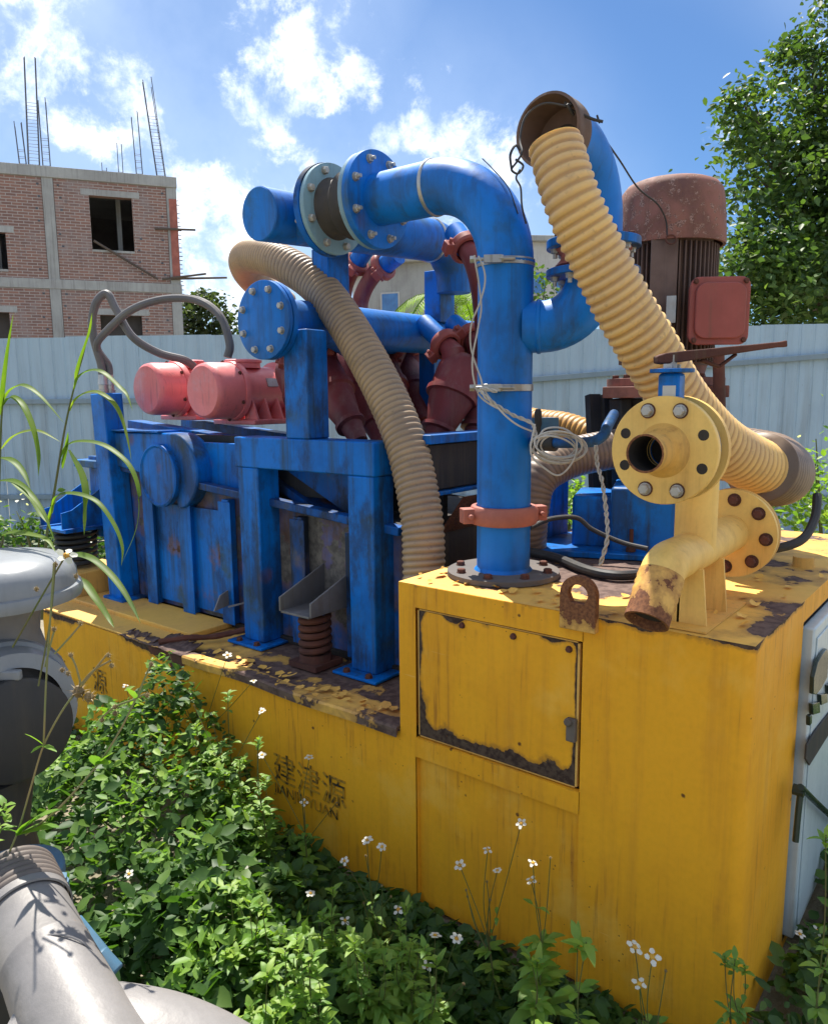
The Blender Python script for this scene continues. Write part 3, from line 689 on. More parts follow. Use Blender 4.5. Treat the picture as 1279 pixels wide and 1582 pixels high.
e.build('raised_deck_plate', 'yellow_top_paint', tank, bevel=.004)
def ragged(name, y0, y1, x0, x1, m, seed, lift=.05):
    """torn, curled strip of plate"""
    r_ = random.Random(seed); n_ = 22; b = MB(); vs = []; at_ = []
    for i in range(n_+1):
        y = y0+(y1-y0)*i/n_; wx = x1+(r_.uniform(-.03, .02)); k = mnoise.noise((y*6, seed, 0))
        for j in range(6):
            f = j/5; x = x0+(wx-x0)*f; z = H2+.008+lift*(f**2)*(.4+.9*k)+.008*mnoise.noise((x*20, y*20, seed)); vs.append((x, y, z)); at_.append(.32+.5*f)
    b.add(vs, [(i*6+j, i*6+j+1, (i+1)*6+j+1, (i+1)*6+j) for i in range(n_) for j in range(5)], at_)
    o = b.build(name, m, tank); md = o.modifiers.new('solid', 'SOLIDIFY'); md.thickness = .004; return o
ragged('torn_flap', 2.34, 2.60, -.012, .11, 'yellow_top_paint', 3, .09)
ragged('torn_flap', 2.60, 2.86, -.010, .05, 'yellow_top_paint', 5, .03)
e = MB(); e.add([(-.004, 2.28, H2-.002), (-.004, 2.62, H2-.002), (-.004, 2.60, H2-.03), (-.004, 2.52, H2-.055), (-.004, 2.47, H2-.035), (-.004, 2.43, H2-.085), (-.004, 2.37, H2-.06), (-.004, 2.33, H2-.03)], [tuple(range(8))]); e.build('rust_hole', 'rust', tank)
e = MB(); e.tube(cr([(.02, 2.56, H2+.02), (.10, 2.47, H2+.035), (.2, 2.40, H2+.03), (.33, 2.31, H2+.05)], 10), [.012+.004*random.random() for _ in range(31)], 8); e.build('bent_rod', 'rust', tank)
# dark slab on the closed top, painted for the shade inside the tank
e = MB(); e.b2((.40, LC+.01, H2+.004), (1.5, 3.3, H2+.03)); e.build('tank_opening_shade', 'dark_inside', tank)
# tall cabinet: corner plate wraps from the long side round to the end
cp = [V((0, .452, 0)), V((0, .35, 0)), V((0, .25, 0)), V((0, .15, 0)), V((0, .08, 0))]+[V((.028-.028*math.cos(a), .028-.028*math.sin(a), 0)) for a in np.linspace(0, PI/2, 7)]+[V((x, 0, 0)) for x in (.08, .15, .25, .35, .45, .525)]
b = MB(); zs = list(np.linspace(0, H1, 40)); vs = []; at_ = []
for z in zs:
    for p in cp: vs.append(p+V((0, 0, z))); at_.append(.62*math.exp(-(H1-z)/.022)+.2*math.exp(-z/.1)+.12*math.exp(-((p.y-.03)**2+p.x**2)/.004)+(.1 if p.y > .43 and z > .5 else 0))
n_ = len(cp); b.add(vs, [(j*n_+i, j*n_+i+1, (j+1)*n_+i+1, (j+1)*n_+i) for j in range(len(zs)-1) for i in range(n_-1)], at_)
b.build('corner_plate', 'yellow_paint', tank)
skin('left_stile', (0, LC, 0), (0, -.07, 0), (0, 0, H1), lambda s, t_, a, c: .25*math.exp(-(H1-t_)/.02))
e = MB(); e.sheet((0, LC, H2-.02), (.5, 0, 0), (0, 0, H1-H2+.02), 12, 14, lambda s, t_, a, c: .05); e.sheet((.5, LC, H2-.02), (WW-.5, 0, 0), (0, 0, H1-H2+.02), 12, 14, lambda s, t_, a, c: .05)
e.build('step_plate', 'yellow_paint', tank)
def wrim(s, t_, lu, lv): return .34*math.exp(-(lv-t_)/.02)+.18*math.exp(-t_/.01)
def frame_bar(name, y0, y1, z0, z1, fn):
    b = MB(); b.sheet((-.003, y1, z0), (0, y0-y1, 0), (0, 0, z1-z0), 30, 8, fn)
    b.sheet((.015, y1, z0), (0, y0-y1, 0), (-.018, 0, 0), 30, 1, lambda *a: .3); b.sheet((-.003, y1, z1), (0, y0-y1, 0), (.018, 0, 0), 30, 1, lambda *a: .2)
    b.build(name, 'yellow_paint', tank)
frame_bar('top_rail', .452, 1.048, 1.066, H1-.001, wrim)
frame_bar('middle_rail', .452, 1.048, .547, .616, lambda s, t_, a, c: .30*math.exp(-(c-t_)/.008)+.12)
skin('lower_panel', (.014, 1.048, 0), (0, -.596, 0), (0, 0, .547), lambda s, t_, a, c: .12*math.exp(-(c-t_)/.03)+.15*math.exp(-t_/.06))
e = MB(); e.b2((.0, 1.0481, .002), (.02, 1.052, .545)); e.b2((.001, .448, .002), (.02, .4519, 1.06)); e.build('panel_edge', 'yellow_paint', tank)
skin('recess_back', (.03, 1.048, .55), (0, -.596, 0), (0, 0, .52), lambda *a: .75)
def wtop(s, t_, lu, lv):   # s along Y, t_ along X
    n = mnoise.noise((s*2.7, t_*2.7, 7)); n2 = mnoise.noise((s*8, t_*8, 2))
    w_ = .26+.42*n+.18*n2
    w_ += .42*sm(t_, .25, .45)*(1-sm(t_, 1.1, 1.5))*sm(s, .32, .5)            # bare and greasy under the pump
    w_ += .30*math.exp(-((s-.03)**2+(t_-.14)**2)/.008)+.34*math.exp(-((s-.12)**2+(t_-.42)**2)/.01)+.25*math.exp(-((s-.03)**2+(t_-.42)**2)/.004)
    w_ -= .35*math.exp(-t_/.05)*sm(s, .45, .55)
    return w_
tp = MB(); tp.sheet((0, 0, H1), (0, LC, 0), (WW, 0, 0), 70, 100, wtop)
tp.f = [f[::-1] for f in tp.f]; tp.build('cabinet_top', 'yellow_top_paint', tank)
# access door with its own chipped edges
def wdoor(s, t_, lu, lv):
    d = min(s, lu-s); k = mnoise.noise((s*7, t_*7, 4))
    w_ = 1.35*math.exp(-t_/(.048+.05*mnoise.noise((s*9, 0, 1))))+.95*math.exp(-s/.026)*(.8+1.1*k)+.8*math.exp(-(lu-s)/.012)+.8*math.exp(-(lv-t_)/.022)*(.6+1.5*mnoise.noise((s*11, 3, 3)))
    return w_
b = MB(); b.sheet((.004, 1.036, .626), (0, -.566, 0), (0, 0, .430), 90, 70, wdoor); 
door = b.build('access_door', 'yellow_paint', tank)
b = MB(); dz0, dz1, dy0, dy1 = .626, 1.056, .470, 1.036
for p, q in (((.0041, dy0-.008, dz0), (.016, dy0-.001, dz1)), ((.005, dy1+.001, dz0), (.016, dy1+.006, dz1)), ((.005, dy0, dz1+.001), (.016, dy1, dz1+.005)), ((.005, dy0, dz0-.005), (.016, dy1, dz0-.001))): b.b2(p, q)
b.build('door_edge', 'rusty_yellow_paint', door)
for px_, py_ in ((714, 966), (793, 983), (879, 1003)):
    p = U(px_, py_, 'X', .003); inst('bolt', BOLTS, door, p, (-1, 0, 0))
e = MB(); e.box((-.006, .478, .80), (.016, .03, .07)); e.cyl((-.002, .485, .825), (-.022, .485, .825), .012, n=10); e.build('door_latch', 'dry_mud', door, bevel=.004)
# lifting lug
a0 = U(865, 905, 'X', -.022); a1 = U(921, 905, 'X', -.022); yc = (a0.y+a1.y)/2; hw = abs(a0.y-a1.y)/2; zc = U(893, 920, 'X', -.022).z; zb = U(893, 975, 'X', -.022).z
b = MB(); hr = hw*.56; N = 24; out = []
outer = [(-hw, zb-zc)]+[(-hw*math.cos(PI*k/N), hw*math.sin(PI*k/N)) for k in range(N+1)]+[(hw, zb-zc)]
inner = []
for (x, z) in outer:
    th = math.atan2(z, x) if z > -hr*.2 else (math.atan2(-1, x*.9/abs(x)))
    inner.append((hr*math.cos(th), hr*math.sin(th)))
def lugp(x, y, z): return (x, yc-y, zc+z)
n_ = len(outer); vs = [lugp(-.024, *p) for p in outer]+[lugp(-.024, *p) for p in inner]+[lugp(.0, *p) for p in outer]+[lugp(.0, *p) for p in inner]; fs = []
for i in range(n_):
    j = (i+1) % n_
    fs += [(i, j, n_+j, n_+i), (2*n_+j, 2*n_+i, 3*n_+i, 3*n_+j), (i, 2*n_+i, 2*n_+j, j), (n_+j, 3*n_+j, 3*n_+i, n_+i)]
b.add(vs, fs, [(.72 if abs(p[2]-zc) < hw*1.05 else .15) for p in vs]); b.build('lifting_lug', 'rusty_yellow_paint', tank, bevel=.002)
# small nub with blue cap and round drain fittings on the far side of the top
e = MB(); e.cyl((1.02, .11, H1), (1.02, .11, H1+.035), .035, n=16); e.build('filler_neck', 'rusty_yellow_paint', tank)
# control panel in the end face
pt = U(1242, 978, 'Y', -.012); pbm = U(1212, 1448, 'Y', -.012)
PX = .545
e = MB(); e.sheet((.525, 0, 1.075), (WW-.525, 0, 0), (0, 0, H1-1.075), 20, 4, lambda s, t_, a, c: .3*math.exp(-(c-t_)/.02)); e.sheet((.525, 0, 0), (WW-.525, 0, 0), (0, 0, .03), 20, 1, lambda *a: .1)
e.sheet((1.3, 0, .03), (WW-1.3, 0, 0), (0, 0, 1.045), 8, 10, lambda *a: .1); e.build('end_plate', 'yellow_paint', tank)
e = MB(); e.b2((.525, .012, .03), (1.3, .04, 1.075)); e.build('panel_recess', 'black_steel', tank)
e = MB(); e.b2((PX, -.028, .04), (1.28, .010, 1.055)); cdoor = e.build('control_door', 'cabinet_grey', tank, bevel=.006)
e = MB(); e.b2((PX+.03, -.0325, .075), (1.25, -.0282, 1.02)); e.build('raised_field', 'cabinet_grey', cdoor, bevel=.002)
def pan(name, poly, m, th=.012, y=-.033):
    P = [U(px_, py_, 'Y', y) for px_, py_ in poly]; b = MB(); o_ = P[0]
    b.prism([((p-o_).x, (p-o_).z) for p in P], o_-V((0, 0, 0)), (1, 0, 0), (0, 0, 1), -th) if False else b.prism([((p-o_).x, (p-o_).z) for p in P], o_, (1, 0, 0), (0, 0, 1), th)
    return b.build(name, m, cdoor, bevel=.002)
pan('meter_window', [(1249, 1071), (1250, 1045), (1256, 1022), (1264, 1008), (1271, 1001), (1273, 1012), (1271, 1045), (1262, 1062), (1254, 1072)], 'dark_glass')
for q in ([(1248, 1086), (1259, 1083), (1260, 1100), (1249, 1103)], [(1261, 1072), (1271, 1070), (1272, 1084), (1262, 1088)], [(1273, 1058), (1281, 1052), (1282, 1070), (1274, 1072)], [(1244, 1105), (1247, 1102), (1247, 1116), (1244, 1120)]):
    pan('push_button', q, 'dark_glass')
pan('label_plate', [(1241, 1172), (1243, 1150), (1256, 1128), (1282, 1095), (1286, 1120), (1262, 1158), (1247, 1182)], 'bellows_rubber', .006)
hp = [U(x, y, 'Y', -.05) for x, y in ((1228, 1300), (1232, 1258), (1236, 1222))]
b = MB(); b.tube(hp, .009, 8); h2_ = [U(x, y, 'Y', -.055) for x, y in ((1236, 1216), (1258, 1238), (1290, 1268))]; b.tube(h2_, .010, 8); b.cyl(hp[2]+V((0, .02, 0)), hp[2]-V((0, .01, 0)), .016, n=10)
b.build('door_handle', 'dark_glass', cdoor)
# lettering on the long side
def lettering(s, y_left, z_base, size, spacing=1.0):
    cu = bpy.data.curves.new('lettering', 'FONT'); cu.body = s; cu.size = size; cu.extrude = .0008; cu.space_character = spacing
    cu.align_x = 'LEFT'; ob = bpy.data.objects.new('tmp', cu); COL.objects.link(ob)
    dg = bpy.context.evaluated_depsgraph_get(); me = bpy.data.meshes.new_from_object(ob.evaluated_get(dg)); bpy.data.objects.remove(ob)
    me.materials.clear(); me.materials.append(MAT['stencil_black']); me.name = 'lettering'
    o = bpy.data.objects.new('lettering', me); COL.objects.link(o); o.parent = tank
    # local x -> -Y, local y -> Z, normal -> -X
    o.matrix_local = Matrix(((0, 0, -1, -.0035), (-1, 0, 0, y_left), (0, 1, 0, z_base), (0, 0, 0, 1)))
    return o
tl = U(425, 1206, 'X', 0); tr_ = U(529, 1238, 'X', 0)
lettering('建津源', tl.y+.005, U(529, 1246, 'X', 0).z+.0, .135, 1.0)
lettering('JIANJINYUAN', tl.y, U(531, 1257, 'X', 0).z-.035, .06, .98)
lettering('源', 3.14, .295, .14); lettering('YUAN', 3.14, .20, .07)
# paint flakes standing off the sheet
fl = MB(); rr = random.Random(4)
def flake(p, s_):
    n_ = rr.randint(5, 7); a0_ = rr.random()*6; h_ = rr.uniform(.003, .012); tl_ = rr.random()*6.28
    P = []
    for k in range(n_):
        a = a0_+k*2*PI/n_; r = s_*rr.uniform(.5, 1.15); x, y = r*math.cos(a), r*math.sin(a)*.7
        P.append(p+V((x, y, .003+h_*(1+math.cos(a-tl_))*.5*(r/s_))))
    c = sum(P, V((0, 0, 0)))/n_+V((0, 0, -.002)); q = fl; n0 = len(q.v)
    q.add([c]+P, [(0, 1+k, 1+(k+1) % n_) for k in range(n_)])
for _ in range(85):
    flake(V((rr.uniform(0, .12)**1.0, rr.uniform(LC+.02, 2.3), H2+.008)), rr.uniform(.008, .03))
for _ in range(26):
    flake(V((rr.uniform(.01, .25), rr.uniform(.45, LC-.02), H1+.002)), rr.uniform(.008, .03))
for _ in range(26):
    flake(V((rr.uniform(.02, .9), rr.uniform(.02, .45), H1+.002)), rr.uniform(.007, .026))
o = fl.build('paint_flakes', 'yellow_top_paint', tank, ang=10); o['kind'] = 'stuff'
# pedestals under the springs
ped = MB(); ped.box((.36, 3.74, H2+.0), (.30, .26, .40)); 
fp = MB(); fp.b2((.18, 3.60, .35), (.50, 3.86, .79)); fp.build('spring_pedestal', 'rusty_yellow_paint', tank, bevel=.01)

# ================================================================== VIBRATING SCREEN
scr = thing('vibrating_screen', 'blue vibrating screen box with two pink motors sitting on springs over the tank', 'screen', (.42, 1.4, H2))
SX = .42
def slope(y, z): return z+(y-1.77)*.078      # deck inclines up towards the far end
b = MB()
y0, y1 = 1.42, 3.62
def side(x, name):
    b = MB(); ys = np.linspace(y0, y1, 60); zt = [slope(y, 1.24) for y in ys]
    b.sheet((x, y1, H2+.02), (0, y0-y1, 0), (0, 0, .62), 70, 20, lambda s, t_, a, c: .16+.34*math.exp(-abs((y1-s)-2.75)/.22)*math.exp(-abs(t_-.35)/.2)+.17*sm(s, 1.1, 1.6)*(t_ > .25)+.32*math.exp(-((y1-s)-2.62)**2/.02)*math.exp(-(t_-.12)**2/.03))
    n_ = 71
    for j in range(21):
        for i in range(n_):
            p = V(b.v[j*n_+i]); f = j/20; p.z = (H2+.02)*(1-f)+(slope(p.y, 1.235))*f; b.v[j*n_+i] = tuple(p)
    return b.build(name, 'worn_shaded_blue_paint', scr)
side(SX, 'side_plate'); side(1.32, 'side_plate')
b = MB(); b.bar((SX-.028, y1, slope(y1, 1.25)), (SX-.028, y0, slope(y0, 1.25)), .055, .035); b.build('top_rail', 'worn_shaded_blue_paint', scr, bevel=.004)
for yy, m_, wd in ((3.14, 'blue_paint', .05), (2.82, 'blue_paint', .06), (2.50, 'blue_paint', .05), (2.0, 'worn_shaded_blue_paint', .05), (1.66, 'worn_shaded_blue_paint', .06)):
    r = MB(); r.b2((SX-.045, yy-wd/2, H2+.03), (SX-.002, yy+wd/2, slope(yy, 1.21))); r.b2((SX-.052, yy-wd/2-.02, H2+.03), (SX-.046, yy+wd/2+.02, slope(yy, 1.20))); r.build('rib', m_, scr, bevel=.003)
for yy0, yy1 in ((2.54, 2.79), (2.87, 3.11)):        # raised wear plates between ribs
    r = MB(); r.sheet((SX-.022, yy1, H2+.06), (0, yy0-yy1, 0), (0, 0, .52), 20, 30, lambda s, t_, a, c: .12+.35*math.exp(-((t_-.30)**2)/.006)*sm(s, .02, .15)+.25*math.exp(-((t_-.1)**2)/.004)); r.build('wear_plate', 'blue_paint', scr)
# upper side plate with round nose
out = [(3.50, 1.40), (3.50, 1.565), (2.95, 1.575)]+[(2.86-.0+.19*math.sin(a)*-1+.0, 1.385+.19*math.cos(a)) for a in np.linspace(.15, PI*.95, 14)]+[(2.9, 1.33)]
b = MB(); b.prism([(p[0]-2.9, p[1]-1.3) for p in out], (SX-.07, 2.9, 1.3), (0, 1, 0), (0, 0, 1), .11); b.build('upper_side_plate', 'blue_paint', scr, bevel=.008)
e = MB(); e.b2((SX-.09, 2.95, 1.577), (SX+.05, 3.49, 1.585)); e.build('top_flange', 'blue_paint', scr)
b = MB(); b.lathe((SX-.068, 2.96, 1.36), (-1, 0, 0), [(0, .16), (.03, .16), (.034, .150), (.026, .142), (.026, 0)], 40, False); b.build('round_cover', 'blue_paint', scr)
b = MB(); b.b2((SX+.02, 2.28, 1.29), (SX+.05, 2.78, 1.53)); b.build('upper_side_plate', 'blue_paint', scr, bevel=.004)
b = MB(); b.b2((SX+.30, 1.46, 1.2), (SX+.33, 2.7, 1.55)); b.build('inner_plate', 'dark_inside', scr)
b = MB(); b.add([(SX+.06, 2.25, 1.45), (SX+.06, 1.62, 1.45), (SX+.06, 1.62, 1.24), (SX+.06, 1.78, 1.24), (SX+.09, 2.25, 1.45), (SX+.09, 1.62, 1.45), (SX+.09, 1.62, 1.24), (SX+.09, 1.78, 1.24)], [(0, 1, 2, 3), (7, 6, 5, 4), (0, 4, 5, 1), (1, 5, 6, 2), (2, 6, 7, 3), (3, 7, 4, 0)]); b.build('hopper_side', 'worn_shaded_blue_paint', scr)
# deck, hopper behind
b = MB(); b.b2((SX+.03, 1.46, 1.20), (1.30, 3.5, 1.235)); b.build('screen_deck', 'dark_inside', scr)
b = MB(); b.add([(SX+.05, 2.35, 1.42), (1.2, 2.35, 1.42), (1.2, 1.45, 1.02), (SX+.05, 1.45, 1.02), (SX+.05, 2.35, 1.38), (1.2, 2.35, 1.38), (1.2, 1.45, .98), (SX+.05, 1.45, .98)], [(0, 1, 2, 3), (7, 6, 5, 4), (0, 4, 5, 1), (1, 5, 6, 2), (2, 6, 7, 3), (3, 7, 4, 0)]); b.build('feed_chute', 'worn_shaded_blue_paint', scr)
# discharge end facing the cabinet
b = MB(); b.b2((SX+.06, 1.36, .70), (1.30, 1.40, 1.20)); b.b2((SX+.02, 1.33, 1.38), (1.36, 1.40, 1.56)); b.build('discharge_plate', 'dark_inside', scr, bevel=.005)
b = MB(); b.b2((SX+.0, 1.30, 1.565), (1.42, 1.42, 1.60)); b.b2((SX+.0, 1.31, 1.36), (1.4, 1.39, 1.375)); b.build('end_rail', 'blue_paint', scr, bevel=.003)
b = MB(); b.sheet((SX+.1, 1.34, 1.20), (.85, 0, 0), (0, -.12, .16), 20, 4, lambda *a: .4); b.build('discharge_lip', 'rust', scr)
# cross tube, motor beams
for x_ in (.62, .98):
    b = MB(); b.bar((x_, 3.62, slope(3.62, 1.455)), (x_, 1.55, slope(1.55, 1.455)), .09, .05); b.build('motor_beam', 'blue_paint', scr, bevel=.004)
b = MB(); b.b2((.52, 2.2, 1.50), (.56, 3.4, 1.56)); b.b2((.50, 1.6, 1.30), (.54, 3.4, 1.44)); b.build('inner_stiffener', 'black_steel', scr)
def motor(cy, cz, r, sc):
    m_ = MB(); x0 = .50
    mo = MB(); mo.lathe((x0+.165, cy, cz), (1, 0, 0), [(0, r*1.02), (.012, r*1.05), (.03, r*1.05), (.04, r*.86), (.30, r*.86), (.31, r*1.05), (.335, r*1.05), (.345, r), (.50, r), (.53, r*.85)], 40)
    mo = mo.build('vibration_motor', 'pink_paint', scr)
    c = MB(); c.lathe((x0+.165, cy, cz), (-1, 0, 0), [(0, r*.985), (.125, r*.97), (.150, r*.93), (.163, r*.84), (.166, 0)], 44, False); c.build('end_cap', 'pink_paint', mo)
    np_ = MB(); np_.box((x0+.36, cy-r*.80, cz+r*.28), (.07, .012, .045), R=Matrix.Rotation(-.35, 3, 'X')); np_.build('rating_plate', 'zinc_clamp', mo)
    f = MB(); f.b2((x0+.19, cy-r*1.15, cz-r*1.18), (x0+.50, cy+r*1.15, cz-r*1.0)); f.build('motor_foot', 'pink_paint', mo, bevel=.006)
    for k in range(4):
        for s_ in (1, -1):
            g = MB(); x = x0+.215+k*.085
            g.add([(x, cy+s_*r*.75, cz-r*.1), (x, cy+s_*r*1.12, cz-r*1.0), (x, cy+s_*r*.4, cz-r*1.0), (x+.012, cy+s_*r*.75, cz-r*.1), (x+.012, cy+s_*r*1.12, cz-r*1.0), (x+.012, cy+s_*r*.4, cz-r*1.0)], [(0, 1, 2), (5, 4, 3), (0, 3, 4, 1), (1, 4, 5, 2), (2, 5, 3, 0)])
            g.build('rib', 'pink_paint', mo)
    t2 = MB(); t2.lathe((x0+.27, cy, cz+r*.80), (0, 0, 1), [(0, r*.6), (r*.17, r*.6), (r*.2, r*.66), (r*.27, r*.66), (r*.30, r*.6)], 30); t2.build('terminal_cover', 'pink_paint', mo)
    for k in range(6):
        a = k*PI/3+.4; inst('bolt', BOLTS, mo, (x0+.165-.012+.0, cy+r*1.0*math.cos(a), cz+r*1.0*math.sin(a)), (-1, 0, 0))
    return mo
c1_ = U(312, 604, 'X', .34+.16); motor(c1_.y-.0, c1_.z, .148, 1)
c2_ = U(226, 601, 'X', .50); motor(c2_.y, c2_.z, .146, 1)
# springs with bracket channels
def spring(name, x, y, z0, z1, r, wire, turns, m='rust', par=scr):
    b = MB(); N = int(turns*20); b.tube([V((x+r*math.cos(2*PI*turns*i/N), y+r*math.sin(2*PI*turns*i/N), z0+(z1-z0)*i/N)) for i in range(N+1)], wire, 8); return b.build(name, m, par)
spring('coil_spring', .27, 1.80, .685, .862, .058, .014, 5.5)
b = MB(); b.b2((.19, 1.72, .632), (.35, 1.88, .655)); b.lathe((.27, 1.80, .655), (0, 0, 1), [(0, .07), (.03, .066)], 20); b.build('spring_seat', 'rust', scr)
b = MB()                     # inclined channel bracket
for q in (((.16, 1.89, .868), (.40, 1.89, .868), (.40, 1.715, .868), (.16, 1.715, .868)),): b.prism([(0, 0), (.25, 0), (.25, .165), (0, .165)], (.16, 1.885, .866), (1, 0, 0), (0, -1, 0), -.010)
b.prism([(0, 0), (.27, 0), (.27, .16), (0, .06)], (.16, 1.895, .872), (1, 0, 0), (0, 0, 1), .009)
b.prism([(0, 0), (.27, 0), (.27, .16), (0, .06)], (.16, 1.715, .872), (1, 0, 0), (0, 0, 1), .009)
b.build('spring_bracket', 'grey_steel_paint', scr, bevel=.002)
spring('coil_spring', .30, 3.78, .80, 1.02, .105, .012, 7, 'black_steel')
b = MB(); b.b2((.16, 3.62, 1.015), (.46, 3.92, 1.03)); b.prism([(0, 0), (.30, 0), (.30, .24), (.06, .10), (0, .09)], (.16, 3.90, 1.035), (1, 0, 0), (0, 0, 1), .009); b.prism([(0, 0), (.30, 0), (.30, .24), (.06, .10), (0, .09)], (.16, 3.66, 1.035), (1, 0, 0), (0, 0, 1), .009)
b.build('spring_bracket', 'blue_paint', scr)
b = MB(); b.b2((.42, 3.63, .95), (.46, 3.80, 1.42)); b.b2((.36, 3.60, 1.36), (.50, 3.86, 1.40)); b.build('corner_plate', 'blue_paint', scr, bevel=.004)
spring('coil_spring', 1.45, 1.80, .685, .862, .058, .014, 5.5)
b = MB(); b.b2((1.34, 1.72, .866), (1.55, 1.88, .88)); b.build('spring_bracket', 'grey_steel_paint', scr)
b = MB(); b.prism([(0, 0), (.13, .02), (.13, .10), (.04, .07)], (.28, 2.50, .74), (1, 0, 0), (0, 0, 1), .008); b.prism([(0, 0), (.11, .01), (.13, .07), (.05, .05)], (.29, 2.40, .78), (1, 0, 0), (0, -1, .3), .008); b.build('torn_bracket', 'grey_steel_paint', scr)

# ================================================================== PORTAL FRAME + CYCLONE BANK
fr = thing('portal_frame', 'blue square tube portal frame on two legs carrying a bolted blind flange', 'frame', (.30, 1.9, H2))
GX = .30
b = MB(); b.b2((GX-.0, 1.485, 1.44), (GX+.13, 2.315, 1.575)); b.build('beam', 'blue_paint', fr, bevel=.006)
for (a, c) in ((2.165, 2.30), (1.49, 1.625)):
    b = MB(); b.b2((GX+.001, a, H2+.016), (GX+.125, c, 1.4395)); b.build('leg', 'blue_paint', fr, bevel=.006)
    b = MB(); b.b2((GX-.06, a-.05, H2+.004), (GX+.17, c+.05, H2+.016)); b.build('foot_plate', 'blue_paint', fr, bevel=.003)
    for dx, dy in ((-.035, -.03), (-.035, .03)): inst('bolt', BOLTR, fr, (GX+dx, (a+c)/2+dy*2, H2+.016), (0, 0, 1))
b = MB(); b.b2((GX+.002, 1.835, 1.576), (GX+.122, 1.975, 2.02)); b.build('post', 'blue_paint', fr, bevel=.006)
b = MB(); b.b2((GX+.02, 1.50, H2+.03), (GX+.03, 1.51, 1.43)); 
# blind flange + header
HY, HZ = 2.03, 2.062
b = MB(); b.lathe((.245, HY, HZ), (1, 0, 0), [(0, .155), (.003, .160), (.022, .160)], 48); bf = b.build('blind_flange', 'blue_pipe_paint', fr, bevel=0)
bolts(bf, (.245, HY, HZ), (-1, 0, 0), .127, 8, off=.5)
b = MB(); b.lathe((.2675, HY, HZ), (1, 0, 0), [(0, .150), (.006, .150)], 40); b.build('gasket', 'black_rubber', fr)
b = MB(); b.ring((.274, HY, HZ), (1, 0, 0), .160, .09, .024); b.build('flange', 'blue_pipe_paint', fr)
bolts(fr, (.298, HY, HZ), (1, 0, 0), .127, 8, off=.5)

bank = thing('cyclone_bank', 'bank of maroon hydrocyclones hung between two blue header pipes', 'cyclone bank', (1.0, 2.0, H2))
b = MB(); b.cyl((.30, HY, HZ), (1.85, HY, HZ), .097, n=36); b.build('lower_header', 'blue_pipe_paint', bank)
UY, UZ = 1.86, 2.43
b = MB(); hx = V((1.18, 0, .065)).normalized(); b.lathe((.10, UY, UZ), hx, [(0, 0), (.0, .094), (.004, .098), (1.06, .098)], 40, False); b.build('upper_header', 'blue_pipe_paint', bank)
he = V((.10, UY, UZ))+hx*1.06
b = MB(); b.lathe(he, hx, [(-.005, .099), (-.001, .104), (.007, .104), (.011, .099)], 30, False); b.build('weld_bead', 'zinc_clamp', bank)
b = MB(); b.tube([he]+arc(he-V((0, 0, .20)), (0, 0, 1), tuple(hx), .20, 10)+[he+hx*.20-V((0, 0, .24))], [.098]*4+[.09]*4+[.085]*5, 28); b.build('header_elbow', 'blue_pipe_paint', bank)
for x0 in (.60, 1.40):
    b = MB(); b.b2((x0-.065, 1.93, HZ+.06), (x0+.065, 2.03, UZ-.05)); b.build('spacer_post', 'blue_paint', bank, bevel=.004)
    if x0 > 1: b = MB(); b.b2((x0-.05, HY-.05, 1.56), (x0+.05, HY+.05, HZ-.08)); b.build('spacer_post', 'blue_paint', bank, bevel=.004)
def cyclone(s0, s1, top, bot, r, over, orad=.045):
    """inlet stub s0->s1, cone body top->bot, overflow path over[]"""
    s0, s1, top, bot = V(s0), V(s1), V(top), V(bot); ax = (bot-top).normalized(); L = (bot-top).length
    root = MB(); root.lathe(top-ax*.03, ax, [(-.05, 0), (-.05, r*.45), (-.03, r*.75), (0, r*.94), (.03, r), (L*.34, r), (L*.345, r*1.10), (L*.40, r*1.10), (L*.41, r*.95), (L*.75, r*.62), (L*.76, r*.75), (L*.80, r*.75), (L*.81, r*.55), (L, r*.40)], 30)
    cy = root.build('hydrocyclone', 'maroon_rubber', bank)
    cd_ = (s1-s0).normalized(); st = MB(); st.lathe(s0, cd_, [(0, .05), ((s1-s0).length-.01, .05), ((s1-s0).length, .045)], 20); st.build('inlet_stub', 'blue_pipe_paint', cy)
    victaulic('pipe_coupling', cy, s1, cd_, .05, lug=(.5, .2, .8), w_=.055)
    nk = MB(); nk.tube([s1, s1+cd_*.07, top+ax*.09], [.047, .055, .065], 18); nk.build('inlet_neck', 'maroon_rubber', cy)
    if over:
        P = cr(over, 6); u0 = P[0]-(P[1]-P[0]).normalized()*.12
        st = MB(); st.tube([u0, P[0]], .05, 20); st.build('overflow_stub', 'blue_pipe_paint', cy)
        victaulic('pipe_coupling', cy, P[0], (P[1]-P[0]), .05, lug=(.7, .2, .5), w_=.05)
        el = MB(); el.tube(P, orad, 18); el.build('overflow_elbow', 'maroon_rubber', cy)
# far row (leans left in the photograph), then near row
cyclone((.34, 2.05, 2.0), D(494, 536, 3.75), D(497, 572, 3.78), D(560, 690, 3.55), .098, None)
cyclone((.80, 2.08, 2.02), D(607, 533, 4.1), D(585, 560, 4.15), D(640, 690, 3.85), .094, [D(592, 412, 4.15), D(578, 424, 4.2), D(562, 450, 4.25), D(556, 480, 4.28), D(560, 545, 4.2)])
cyclone((1.0, 2.08, 2.02), D(632, 531, 4.25), D(622, 562, 4.3), D(668, 690, 4.0), .090, [D(550, 408, 4.25), D(540, 425, 4.3), D(532, 450, 4.35), D(530, 500, 4.35), D(570, 550, 4.3)])
cyclone((.7, 2.08, 2.02), D(548, 545, 4.1), D(535, 562, 4.15), D(592, 690, 3.95), .10, None)
cyclone(D(655, 500, 3.85), D(688, 532, 3.72), D(712, 575, 3.70), D(664, 700, 3.60), .115, None)
